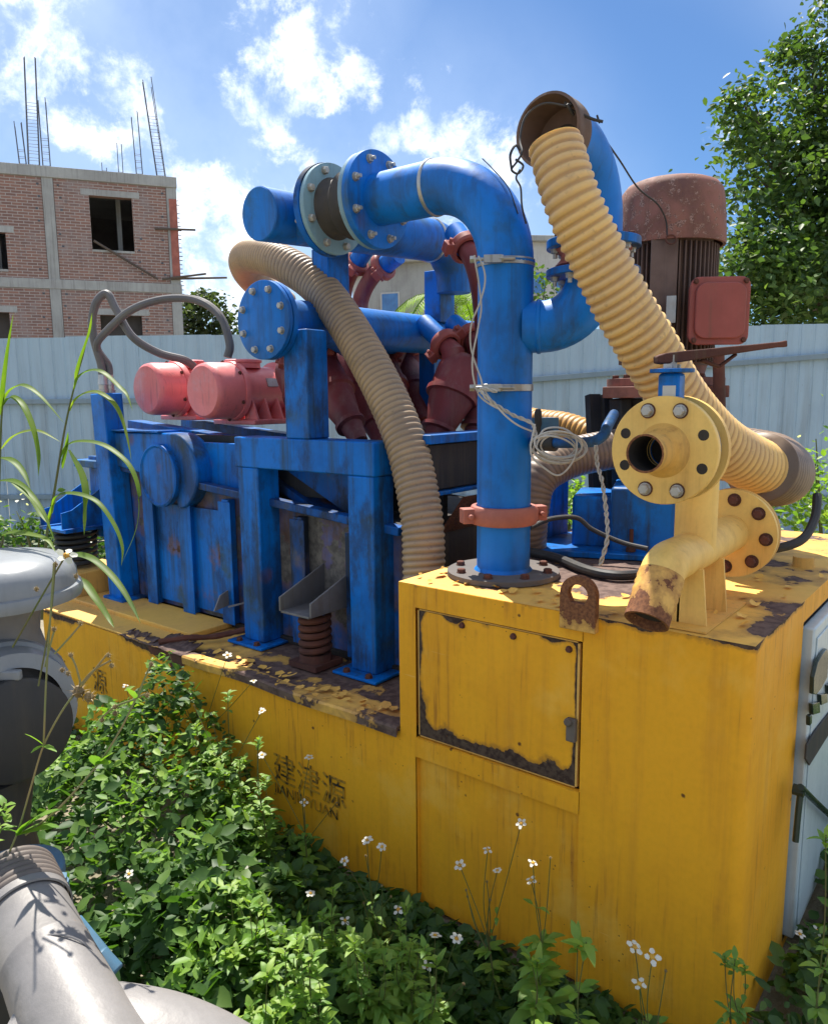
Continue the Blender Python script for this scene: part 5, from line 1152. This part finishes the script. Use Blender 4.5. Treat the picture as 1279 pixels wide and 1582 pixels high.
b = MB(); P = [D(1036+8*math.cos(a), 370+7*math.sin(a), 2.93) for a in np.linspace(0, 11, 30)]; b.tube(P, .003, 5); tag(b.build('wire_loop', 'rust', base=tuple(P[0])), 'small rusty wire loop against the rim of the motor cowl', 'wire')
cable('thin bare wire sticking up from the bend of the tall blue pipe', [D(800, 330, 2.4), D(785, 290, 2.42), D(762, 262, 2.45), D(745, 245, 2.48)], .0018, 'black_rubber', 'wire', 5, 'wire')

# ================================================================== FOREGROUND PUMP (left edge)
fpmp = thing('grey_pump', 'grey cast pump set with a domed cap in the left foreground', 'pump', (-1.42, .80, 0))
cc = D(-6, 893, 1.28); b = MB()
b.lathe(cc+V((0, 0, -.035)), (0, 0, 1), [(0, .112), (.0, .130), (.010, .133), (.020, .130), (.022, .125), (.042, .124), (.056, .117), (.068, .097), (.075, .06), (.078, 0)], 64, False); b.build('domed_cap', 'grey_enamel', fpmp, ang=40)
b = MB(); b.lathe(cc+V((0, 0, -.034)), (0, 0, -1), [(0, .07), (.02, .064), (.06, .060), (.09, .068), (.12, .09), (.15, .10)], 40); b.build('neck', 'cast_aluminium', fpmp)
# horizontal drum facing right-near
dc_ = D(8, 1095, 1.24); dax = (CAM-dc_); dax.z = 0; dax = (dax.normalized()*.93+rt*.35).normalized()
b = MB(); b.lathe(dc_-dax*.10, dax, [(0, .09), (.01, .115), (.04, .118), (.05, .112), (.10, .110), (.105, .104), (.14, .100), (.145, .078)], 56, False); b.build('drum_housing', 'grey_enamel', fpmp)
b = MB(); b.lathe(dc_+dax*.046-V((0, 0, .02)), dax, [(0, .084), (.012, .084), (.016, .078), (.018, 0)], 44, False); b.build('drum_cover', 'black_rubber', fpmp)
b = MB(); b.box(dc_+dax*.05+V((0, 0, .07))-rt*.01, (.05, .012, .016), rz=-.9); b.build('cover_clip', 'grey_enamel', fpmp, bevel=.003)
b = MB(); b.lathe(D(-12, 1300, 1.28), (0, 0, 1), [(-.07, .075), (-.02, .07), (.03, .06), (.12, .075)], 28); b.build('pump_base', 'black_rubber', fpmp)
p = D(25, 1352, 1.12); b = MB(); b.lathe(p+V((0, 0, -.012)), (0, 0, 1), [(0, .066), (.022, .066)], 40); fl_ = b.build('blue_flange', 'pale_blue_enamel', fpmp, bevel=.005)
for x, y in ((72, 1338), (92, 1362)):
    q = D(x, y, 1.10); b = MB(); b.cyl(q-V((0, 0, .05)), q, .013, n=14); b.cyl(q, q+V((0, 0, .008)), .012, n=6); b.build('flange_bolt', 'pale_blue_enamel', fl_)
a0_, a1_ = D(28, 1385, 1.02), D(80, 1500, .92); axp = (a1_-a0_).normalized()
b = MB(); pr = []; k = 0
while k < 6: pr += [(k*.010, .0535), (k*.010+.003, .057), (k*.010+.007, .057), (k*.010+.010, .0535)]; k += 1
b.lathe(a0_-axp*.03, axp, pr, 48, False); b.build('ribbed_sleeve', 'ribbed_rubber', fpmp, ang=50)
b = MB(); b.lathe(a0_+axp*.032, axp, [(0, .055), (0, .0565), (.012, .0565), (.013, .054)], 48, False); b.build('sleeve_band', 'cast_aluminium', fpmp)
b = MB(); b.lathe(a0_+axp*.02, axp, [(0, .0515), (.10, .0515), (.102, .0525), (.106, .0525), (.108, .052), (.16, .054), (.22, .056), (.36, .064)], 56, False); b.build('outlet_pipe', 'cast_aluminium', fpmp)
# lower cone / volute spreading to the right
L = cr([D(60, 1650, .88), D(150, 1650, .87), D(240, 1655, .87), D(310, 1668, .87), D(400, 1700, .87)], 12)
b = MB(); b.tube(L, [.088-.030*(i/(len(L)-1))**1.6 for i in range(len(L))], 48);
b.build('volute', 'cast_aluminium', fpmp, ang=60)
b = MB(); b.bar(D(112, 1425, 1.0), D(165, 1490, .98), .022, .018); b.cyl(D(148, 1478, .975), D(176, 1508, .97), .016, n=12); b.build('clamp_rod', 'pale_blue_enamel', fpmp, bevel=.003)
b = MB(); b.box(D(-40, 1600, 1.2), (.26, .24, .30)); b.b2((-1.58, .66, -.02), (-1.36, .98, .45)); b.build('pump_frame', 'black_rubber', fpmp, bevel=.02)
b = MB(); q = a0_+axp*.16; b.tube([q+rt*(.056*math.cos(t_))+up*(.056*math.sin(t_)) for t_ in np.linspace(.0, 3.0, 20)], .0012, 5); b.build('casting_seam', 'cast_aluminium', fpmp)
# ================================================================== WEEDS
rsg = np.random.RandomState(11)
def canopy(x, y):
    h = .10+.13*mnoise.noise((x*2.4, y*2.4, 0))+.13*mnoise.noise((x*6, y*6, 2))
    if y > -.3 and x < 0:
        h += .14*sm(y, .6, 2.)+.30*math.exp(-((y-2.25)**2/.10+(x+.16)**2/.05))+.14*math.exp(-((y-2.0)**2/.3+(x+.45)**2/.1))
        h += .10*math.exp(-((y-.9)**2/.3+(x+.9)**2/.1))
        h -= .30*math.exp(-(x/.30)**2)*(1-sm(y, 1.5, 2.0))+.14*math.exp(-(x/.55)**2)*(1-sm(y, .5, 1.1))
    if y > 2.55 and x < 0: h -= .27*sm(y, 2.45, 2.8)
    return max(.025, h+.03)
pts = []; bright = []
def scatter(n, x0, x1, y0, y1, dens=1):
    X = rsg.uniform(x0, x1, n); Y = rsg.uniform(y0, y1, n)
    for x, y in zip(X, Y):
        if x > -.03 and y > -.03 and x < WW+.05: continue
        if (x+1.42)**2+(y-.8)**2 < .04: continue
        h = canopy(x, y); z = h*(1-abs(rsg.normal())*.32)
        if z < .01: z = rsg.uniform(.01, h)
        pts.append((x, y, z))
scatter(22000, -1.75, -.02, -.3, 3.6); scatter(9000, -1.2, -.02, .1, 1.6); scatter(5000, -2.5, 0, 3.6, 6); scatter(11000, -.6, 2.6, -1.3, -.04); scatter(1500, -6, 1, 4, 9)
P = np.array(pts); S = .02+.055*rsg.rand(len(P))**1.6
P[:, 2] += .0
o = leaf_cloud('weed_ground_cover', P, S, 'shade_tinted_weed_leaf', None, .9, seed=31, wide=1.15); tag(o, 'dense low green weeds covering the ground beside the tank', 'weeds', kind='stuff')
pts = []
def patch(n, x0, x1, y0, y1):
    for _ in range(n):
        x, y = rsg.uniform(x0, x1), rsg.uniform(y0, y1); h = canopy(x, y)+.04
        if mnoise.noise((x*4, y*4, 9)) > -.12: pts.append((x, y, h*(1-abs(rsg.normal())*.2)))
patch(5200, -1.15, -.42, .15, 1.25); patch(1500, -.7, -.1, 1.5, 2.6); patch(900, .3, 1.8, -.6, -.1)
P = np.array(pts); o = leaf_cloud('sun_tinted_ground_cover', P, .02+.04*rsg.rand(len(P))**1.4, 'sun_tinted_weed_leaf', None, .7, seed=37, wide=.85); tag(o, 'yellow green weeds with sunlight painted into their colour in front of the cabinet', 'weeds', kind='stuff')
pts = []; scatter(6500, 1.9, 9, 1.0, 9); scatter(5000, -2, 3, 4, 9)
P = np.array(pts); o = leaf_cloud('far_ground_cover', P, rsg.uniform(.05, .10, len(P)), 'shade_tinted_weed_leaf', None, .8, seed=33); tag(o, 'rough weeds on the ground between the machine and the fence', 'weeds', kind='stuff')

def leafy(mb, p, d, L, w_, fold=.25, curl=.25, n=5):
    """one serrated-ish leaf blade with a folded midrib"""
    d = V(d).normalized(); s_ = d.cross(V((0, 0, 1)))
    if s_.length < .1: s_ = V((1, 0, 0))
    s_.normalize(); nn_ = s_.cross(d); base = len(mb.v); prev = None; vs = []; fs = []
    for i in range(n+1):
        f = i/n; q = p+d*L*f-V((0, 0, 1))*curl*L*f*f; wd = w_*math.sin(PI*min(1, f*.93+.07))**.8*(1-.35*f)+(.0 if i < n else 0)
        if i == n: wd = .0004
        if i % 2: wd *= .88
        vs += [q-s_*wd+nn_*wd*fold, q, q+s_*wd+nn_*wd*fold]
    for i in range(n):
        a = i*3; fs += [(a, a+1, a+4, a+3), (a+1, a+2, a+5, a+4)]
    mb.add(vs, fs, None)
    for k in range(base, len(mb.v)): mb.a[k] = .0
def flower_parts(par, c, nrm, r=.016, rnd=random):
    u, v, a = basis(nrm); np_ = rnd.choice((5, 5, 6, 4)); b = MB(); b.attr = 'rnd'
    for k in range(np_):
        th = 2*PI*k/np_+rnd.uniform(-.15, .15); d = (u*math.cos(th)+v*math.sin(th)); s_ = a.cross(d); dr = a*rnd.uniform(-.004, .004)
        R_ = r*rnd.uniform(.85, 1.1); w_ = r*.36
        b.add([c+d*r*.22, c+d*R_*.55+s_*w_+a*.001, c+d*R_*.98+s_*w_*.6+dr, c+d*R_*1.04+dr, c+d*R_*.98-s_*w_*.6+dr, c+d*R_*.55-s_*w_+a*.001], [(0, 1, 2, 3), (0, 3, 4, 5)], [0]*6)
    fl_ = b.build('flower', 'petal', par, ang=80)
    b = MB(); b.lathe(c-a*.006, a, [(0, r*.18), (.003, r*.34), (.008, r*.30), (.010, 0)], 10, False); b.build('flower_centre', 'flower_centre', fl_)
def seedhead(par, c, r=.009, rnd=random):
    b = MB(); b.attr = 'rnd'
    for k in range(26):
        z = 1-2*(k+.5)/26; a = k*2.4; q = math.sqrt(1-z*z); d = V((q*math.cos(a), q*math.sin(a), z)); s_ = basis(d)[0]*r*.13
        b.add([c+d*r*.2-s_, c+d*r*.2+s_, c+d*r*rnd.uniform(.8, 1.2)], [(0, 1, 2)])
    b.lathe(c-V((0, 0, r*.5)), (0, 0, 1), [(0, r*.3), (r*.5, r*.55), (r, r*.2)], 8); b.build('seed_head', 'seed_head', par)
pk = random.Random(3)
def weed(label, base, heads, leaves=8, lsz=.055, m='sun_tinted_weed_leaf', stem_m='stem_green', buds=(), seeds=(), group=None, r=.0022, fr_=.016):
    """a flowering weed: base point, head points (3-D), leaf pairs up the stem"""
    t_ = thing('flowering_weed', label, 'wildflower', tuple(base), group); base = V(base); allh = [V(h) for h in list(heads)+list(buds)+list(seeds)]
    c = sum(allh, V((0, 0, 0)))/len(allh); top = min(h.z for h in allh); fork = base.lerp(V((c.x, c.y, 0)), .75); fork.z = base.z+(top-base.z)*.62
    main = cr([base, base.lerp(fork, .5)+V((pk.uniform(-.02, .02), pk.uniform(-.02, .02), 0)), fork], 6); st = MB(); st.tube(main, [r*1.5-(r*.5)*i/(len(main)-1) for i in range(len(main))], 6)
    segs = [main]
    for h in allh:
        s0 = main[-1] if pk.random() < .6 else main[-3]; mid = s0.lerp(h, .5)+V((pk.uniform(-.012, .012), pk.uniform(-.012, .012), -.012)); q = cr([s0, mid, h], 6); st.tube(q, r*.6, 5); segs.append(q)
    st.build('stem', stem_m, t_)
    for k in range(leaves):
        sg = segs[0] if (k < leaves*.6 or len(segs) == 1) else pk.choice(segs[1:]); f = pk.uniform(.25, 1.) if sg is segs[0] else pk.uniform(.05, .55)
        p = sg[min(len(sg)-1, int(f*len(sg)))]; a = pk.uniform(0, 2*PI); sc = lsz*pk.uniform(.6, 1.2)*(1.15-.5*f if sg is segs[0] else .55)
        for s_ in (0, PI):
            for da in ((-.55, 0, .55) if sc > .04 else (0,)):
                mb = MB(); mb.attr = 'rnd'; d = V((math.cos(a+s_+da), math.sin(a+s_+da), .35)); q = p+d.normalized()*sc*(.35 if da == 0 else .12)
                leafy(mb, q, d, sc*(1 if da == 0 else .7), sc*.27, curl=pk.uniform(.15, .6)); 
                if da == 0: mb.tube([p, q], .0009, 4)
                rv = pk.random()
                for i in mb.a: mb.a[i] = rv
                mb.build('leaf', m, t_, ang=80)
    for h in heads: flower_parts(t_, V(h), (pk.uniform(-.5, .1), pk.uniform(-.5, .1), .8), fr_*pk.uniform(.85, 1.15), pk)
    if heads or seeds:
        for h in buds: seedhead(t_, V(h), .006, pk)
    else:
        for h in buds:
            a0_ = pk.uniform(0, 6)
            for k in range(7):
                mb = MB(); mb.attr = 'rnd'; d = V((math.cos(a0_+k*2.4), math.sin(a0_+k*2.4), pk.uniform(.1, 1.6))); leafy(mb, V(h)-V((0, 0, .004+.004*k)), d, lsz*pk.uniform(.25, .8), lsz*pk.uniform(.11, .18), curl=pk.uniform(.1, .5)); rv = pk.uniform(.4, 1.)
                for i in mb.a: mb.a[i] = rv
                mb.build('leaf', m, t_, ang=80)
    for h in seeds: seedhead(t_, V(h), .013, pk)
    return t_
def W(x, y, X): return U(x, y, 'X', X)
def gr(x, y, X, dx=0, dy=0):
    p = U(x, y, 'X', X); return (p.x+dx, p.y+dy, 0.0)
G = 'white flowered weeds along the yellow tank'
weed('white flowered weed whose four blooms stand against the plain panel under the door', gr(780, 1500, -.22), [W(805, 1272, -.2), W(753, 1313, -.22), W(768, 1345, -.24), W(710, 1337, -.2)], 7, .055, buds=[W(720, 1375, -.22), W(722, 1385, -.22), W(757, 1390, -.24), W(752, 1362, -.22)], group=G)
weed('white flowered weed with two blooms just right of the four bloom weed', gr(862, 1500, -.26), [W(823, 1333, -.24), W(820, 1360, -.24)], 12, .085, buds=[W(850, 1325, -.24)], group=G)
weed('three bloom weed standing in front of the cabinet corner', gr(1030, 1582, -.32), [W(980, 1463, -.32), W(1007, 1478, -.32), W(987, 1520, -.34)], 9, .075, buds=[W(1028, 1500, -.3)], group=G, fr_=.019)
weed('weed with three blooms in front of the tank below the black lettering', gr(575, 1500, -.3), [W(567, 1298, -.28), W(590, 1308, -.28), W(532, 1330, -.28)], 8, .05, buds=[W(565, 1322, -.28), W(604, 1385, -.3)], group=G)
weed('weed with a purple white bloom left of the cabinet base', gr(610, 1520, -.3), [W(615, 1405, -.3), W(533, 1422, -.34)], 6, .045, buds=[W(617, 1425, -.3), W(590, 1368, -.3), W(562, 1395, -.3)], group=G)
weed('low weed with three blooms at the bottom of the cabinet', gr(680, 1570, -.4), [W(660, 1492, -.4), W(705, 1450, -.38), W(672, 1445, -.38)], 9, .05, buds=[W(716, 1520, -.4), W(636, 1512, -.4)], group=G)
weed('weed with a large white bloom over the black lettering', gr(480, 1400, -.16), [W(470, 1240, -.14), W(478, 1170, -.14), W(405, 1166, -.14)], 9, .06, buds=[W(463, 1222, -.14), W(520, 1240, -.14)], group=G)
weed('weed with a wilting pink bloom among the bright leaves', gr(440, 1500, -.5), [W(443, 1458, -.5), W(480, 1380, -.45)], 12, .05, buds=[W(455, 1530, -.5)], group=G)
weed('small weed with one bloom deep in the shaded leaves', gr(385, 1420, -.5), [W(378, 1347, -.5)], 9, .045, group=G)
weed('weed with a tiny bloom low in the dark leaves near the pump', gr(205, 1450, -.75), [W(200, 1350, -.75)], 7, .045, m='shade_tinted_weed_leaf', group=G)
weed('tall bushy weed climbing up to the tank rim at the left', gr(330, 1300, -.12), [W(352, 1012, -.06), W(392, 1052, -.08)], 26, .06, m='sun_tinted_weed_leaf', buds=[W(262, 1010, -.05), W(235, 1020, -.06), W(300, 1055, -.08)], group=G)
weed('bushy weed with broad pale leaves in front of the yellow tank', gr(352, 1330, -.28), [W(405, 1098, -.2)], 24, .072, buds=[W(330, 1120, -.2), W(300, 1090, -.2)], group=G)
weed('leafy weed with small bloom left of the bushy weed', gr(250, 1300, -.25), [W(195, 1060, -.2), W(232, 1110, -.2)], 14, .05, buds=[W(265, 1070, -.2), W(212, 1140, -.22)], group=G)
for i, (x, y, X) in enumerate(((905, 1530, -.45), (830, 1560, -.45), (560, 1560, -.55), (500, 1500, -.55), (430, 1560, -.65), (330, 1540, -.75), (640, 1570, -.5), (1150, 1560, -.08), (1135, 1570, -.1))):
    c = W(x, y-40-pk.uniform(0, 50), X); weed(['broad leafed weed at the foot of the yellow cabinet', 'broad leafed weed at bottom edge under the door', 'bright green weed left of the cabinet base', 'sun-tinted bright green weed below the lettering', 'sun-tinted weed at the bottom edge beside the pump pipe', 'weed nearest the grey pump outlet', 'sun-tinted weed at the bottom edge under the cabinet corner', 'small weed growing at the cabinet corner edge', 'small dark weed just left of the cabinet corner'][i], gr(x, y, X), [], 14 if i < 7 else 6, .085 if i < 2 else .055, buds=[c, c+V((.02, .03, -.02))], group='leafy weeds without flowers')
ORD = ['leftmost', 'second from the left', 'third from the left', 'fourth from the left', 'fifth from the left', 'sixth from the left', 'seventh from the left', 'eighth from the left', 'ninth from the left', 'tenth from the left', 'eleventh from the left', 'twelfth from the left', 'thirteenth from the left', 'fourteenth from the left', 'fifteenth from the left', 'sixteenth from the left', 'seventeenth from the left', 'eighteenth from the left', 'nineteenth from the left', 'rightmost']
for i in range(20):
    px_ = 335+i*17+pk.uniform(-6, 6); py_ = pk.uniform(1450, 1600)
    p = U(px_, py_, 'Z', .22)
    hts = [V((p.x+pk.uniform(-.03, .03), p.y+pk.uniform(-.03, .03), pk.uniform(.26, .42))) for _ in range(2)]
    weed(ORD[i]+' of the sun-tinted leafy weeds by the cabinet', (p.x, p.y, 0), [], 18, pk.uniform(.045, .075), buds=hts, group='bright leafy weeds in the sunlit patch')
for i in range(9):
    px_ = 292+i*15+pk.uniform(-5, 5); py_ = pk.uniform(1060, 1260); p = U(px_, py_, 'X', pk.uniform(-.35, -.12))
    weed((ORD[i] if i < 8 else 'rightmost')+' of the pale weeds climbing the tank', (p.x, p.y, 0), [], 18, pk.uniform(.05, .07), buds=[V(p), V(p)+V((.03, .04, -.04))], group='leafy weeds in the tall clump against the tank')
q0_ = U(1235, 1443, 'Y', -.07); q1_ = U(1262, 1438, 'Y', -.09)
weed('weed with two blooms beside the grey control door', (q0_.x, q0_.y-.02, 0), [q0_, q1_], 12, .07, group=G, fr_=.017)
q0_ = U(1275, 1290, 'Y', -.22); weed('tall leafy weed rising before the control door handle', (q0_.x, q0_.y, 0), [], 16, .06, buds=[q0_, q0_+V((0, -.02, -.03))])
# foreground seed-head stems, close to the camera
def stemline(label, lines, heads=(), clumps=(), leaves=(), dep=1.02):
    t_ = thing('seeding_weed', label, 'weed', tuple(D(*lines[0][0], dep))); st = MB()
    for ln in lines: st.tube(cr([D(x, y, dep) for x, y in ln], 8), (ln_r := .0014), 6)
    st.build('stem', 'stem_red', t_)
    for (x, y) in heads: seedhead(t_, D(x, y, dep), .0058, pk)
    for (x, y, s_) in clumps: seedhead(t_, D(x, y, dep), s_, pk)
    for (x, y, dx, dy, L) in leaves:
        mb = MB(); mb.attr = 'rnd'; p = D(x, y, dep); q = D(x+dx, y+dy, dep-.02); leafy(mb, p, q-p, (q-p).length, (q-p).length*L, curl=.15, n=7); mb.build('leaf', 'sun_tinted_weed_leaf', t_, ang=80)
stemline('tall weed with a brown burst seed head crossing the grey pump drum', [[(2, 1345), (28, 1285), (50, 1210), (68, 1152), (98, 1096), (128, 1058), (165, 1012)], [(110, 1080), (140, 1040), (172, 1020)], [(68, 1152), (72, 1050), (78, 960), (84, 870)], [(70, 1030), (80, 990), (85, 972)], [(85, 1010), (108, 985), (125, 965)], [(125, 1055), (118, 1030), (110, 1012)]],
         [(168, 1012), (173, 1028), (110, 1012), (84, 972), (125, 963), (57, 910), (97, 1035), (106, 1040)], [(122, 1068, .015), (138, 1076, .013)], [(66, 1150, -28, -22, .18), (66, 1152, -18, 8, .2), (66, 1152, 22, 4, .16), (30, 1290, 62, -24, .22), (30, 1290, 30, -40, .25), (28, 1286, -22, -8, .3), (30, 1285, 62, -48, .2)])
stemline('thin seeding weed leaning right across the shadowed weeds', [[(40, 1290), (90, 1250), (150, 1183), (185, 1130), (210, 1080), (232, 1030)], [(210, 1080), (195, 1085), (178, 1092), (158, 1108)], [(212, 1078), (225, 1072)]], [(228, 1074), (178, 1092), (178, 1102), (234, 1026), (158, 1112)], [], [(150, 1183), ][:0] + [(150, 1183, -8, -22, .3), (150, 1183, 26, -28, .22), (210, 1080, -14, -22, .25), (150, 1180, 18, -4, .3)])
t_ = thing('flowering_weed', 'weed with a ragged yellow flower above the domed grey cap', 'wildflower', tuple(D(20, 1000, 1.12)))
st = MB(); st.tube(cr([D(20, 1000, 1.15), D(60, 930, 1.13), D(95, 870, 1.12), D(101, 860, 1.12)], 6), .0014, 5); st.tube(cr([D(60, 1060, 1.1), D(78, 960, 1.1), D(86, 875, 1.1)], 6), .0013, 5); st.build('stem', 'stem_green', t_)
flower_parts(t_, D(103, 858, 1.12), (-.3, -.5, .6), .014, pk); seedhead(t_, D(86, 872, 1.1), .007, pk); seedhead(t_, D(118, 890, 1.1), .006, pk)
t_ = weed('leafy weed poking up at the left edge beside the pump', D(0, 1330, 1.05), [], 8, .038, buds=[D(8, 1240, 1.02), D(-12, 1250, 1.02)], m='sun_tinted_weed_leaf')

# tall grass at the left
def z8(x, y): return (x/3.163, 420+y/3.163)
def grass(label, stems, blades, dep):
    t_ = thing('tall_grass', label, 'grass', tuple(D(*z8(*stems[0][0]), dep)))
    st = MB()
    for s_ in stems:
        P = cr([D(*z8(*q), dep) for q in s_], 8); st.tube(P, [.0034*(1-.7*i/len(P)) for i in range(len(P))], 6)
    st.build('stem', 'stem_green', t_)
    for bl in blades:
        P = cr([D(*z8(*q), dep-.02*k) for k, q in enumerate(bl)], 6); n_ = len(P); mb = MB(); mb.attr = 'rnd'; vs = []; fs = []
        wmax = .0072
        for i, p in enumerate(P):
            T_ = (P[min(i+1, n_-1)]-P[max(i-1, 0)]).normalized(); f = i/(n_-1); s_ = T_.cross(V((.3, .5, 1))).normalized()
            s_ = (s_*.75+fw.cross(T_).normalized()*.55).normalized(); w_ = wmax*min(1, f*4+.35)*(1-f**3); nn_ = s_.cross(T_)
            vs += [p-s_*w_+nn_*w_*.35, p, p+s_*w_+nn_*w_*.35]
        for i in range(n_-1):
            a = i*3; fs += [(a, a+1, a+4, a+3), (a+1, a+2, a+5, a+4)]
        rv = pk.random(); mb.add(vs, fs, [rv]*len(vs)); mb.build('blade', 'grass_blade', t_, ang=80)
grass('tall grass with arching bright blades in front of the blue post', [[(205, 1700), (225, 1330), (270, 1060), (320, 760), (370, 540), (410, 400), (440, 260)]],
      [[(300, 910), (330, 850), (390, 832), (480, 840), (560, 880), (640, 960), (680, 1090), (670, 1250), (590, 1440)], [(258, 1180), (272, 1110), (310, 1088), (390, 1090), (480, 1130), (560, 1240), (600, 1350), (595, 1440)],
       [(345, 680), (370, 630), (410, 598), (470, 590), (530, 620), (580, 680), (620, 800), (645, 930)], [(365, 575), (385, 520), (430, 487), (500, 492), (580, 560), (620, 600), (650, 680)], [(338, 870), (400, 990), (422, 1090), (418, 1200), (413, 1290)],
       [(310, 960), (330, 860), (335, 780)], [(370, 540), (395, 440), (440, 300), (452, 200)], [(240, 1230), (262, 1150), (280, 1120)]], 1.55)
grass('grass clump with arching blades at the left picture edge', [[(-15, 1500), (-5, 1100), (5, 800), (15, 640), (25, 560)]],
      [[(8, 700), (22, 560), (40, 400), (68, 200)], [(15, 640), (60, 575), (120, 558), (200, 610), (320, 745)], [(15, 660), (55, 615), (110, 650), (160, 760), (190, 900), (190, 1000)], [(5, 908), (70, 930), (120, 990), (150, 1060)],
       [(-10, 1022), (60, 1024), (110, 1050), (160, 1100), (220, 1190), (270, 1320)], [(8, 868), (70, 805), (130, 782), (200, 782), (300, 832)], [(60, 1030), (150, 1100), (200, 1180), (245, 1240)]], 1.45)
grass('low blades of grass bending over the domed grey cap toward the tank', [[(-30, 1420), (10, 1330), (20, 1285)]],
      [[(10, 1290), (60, 1278), (130, 1282), (230, 1310), (275, 1372)], [(330, 1384), (390, 1385), (460, 1410), (540, 1480), (600, 1555), (650, 1640), (690, 1720)], [(380, 1490), (430, 1540), (470, 1600), (530, 1690), (560, 1740)]], 1.35)
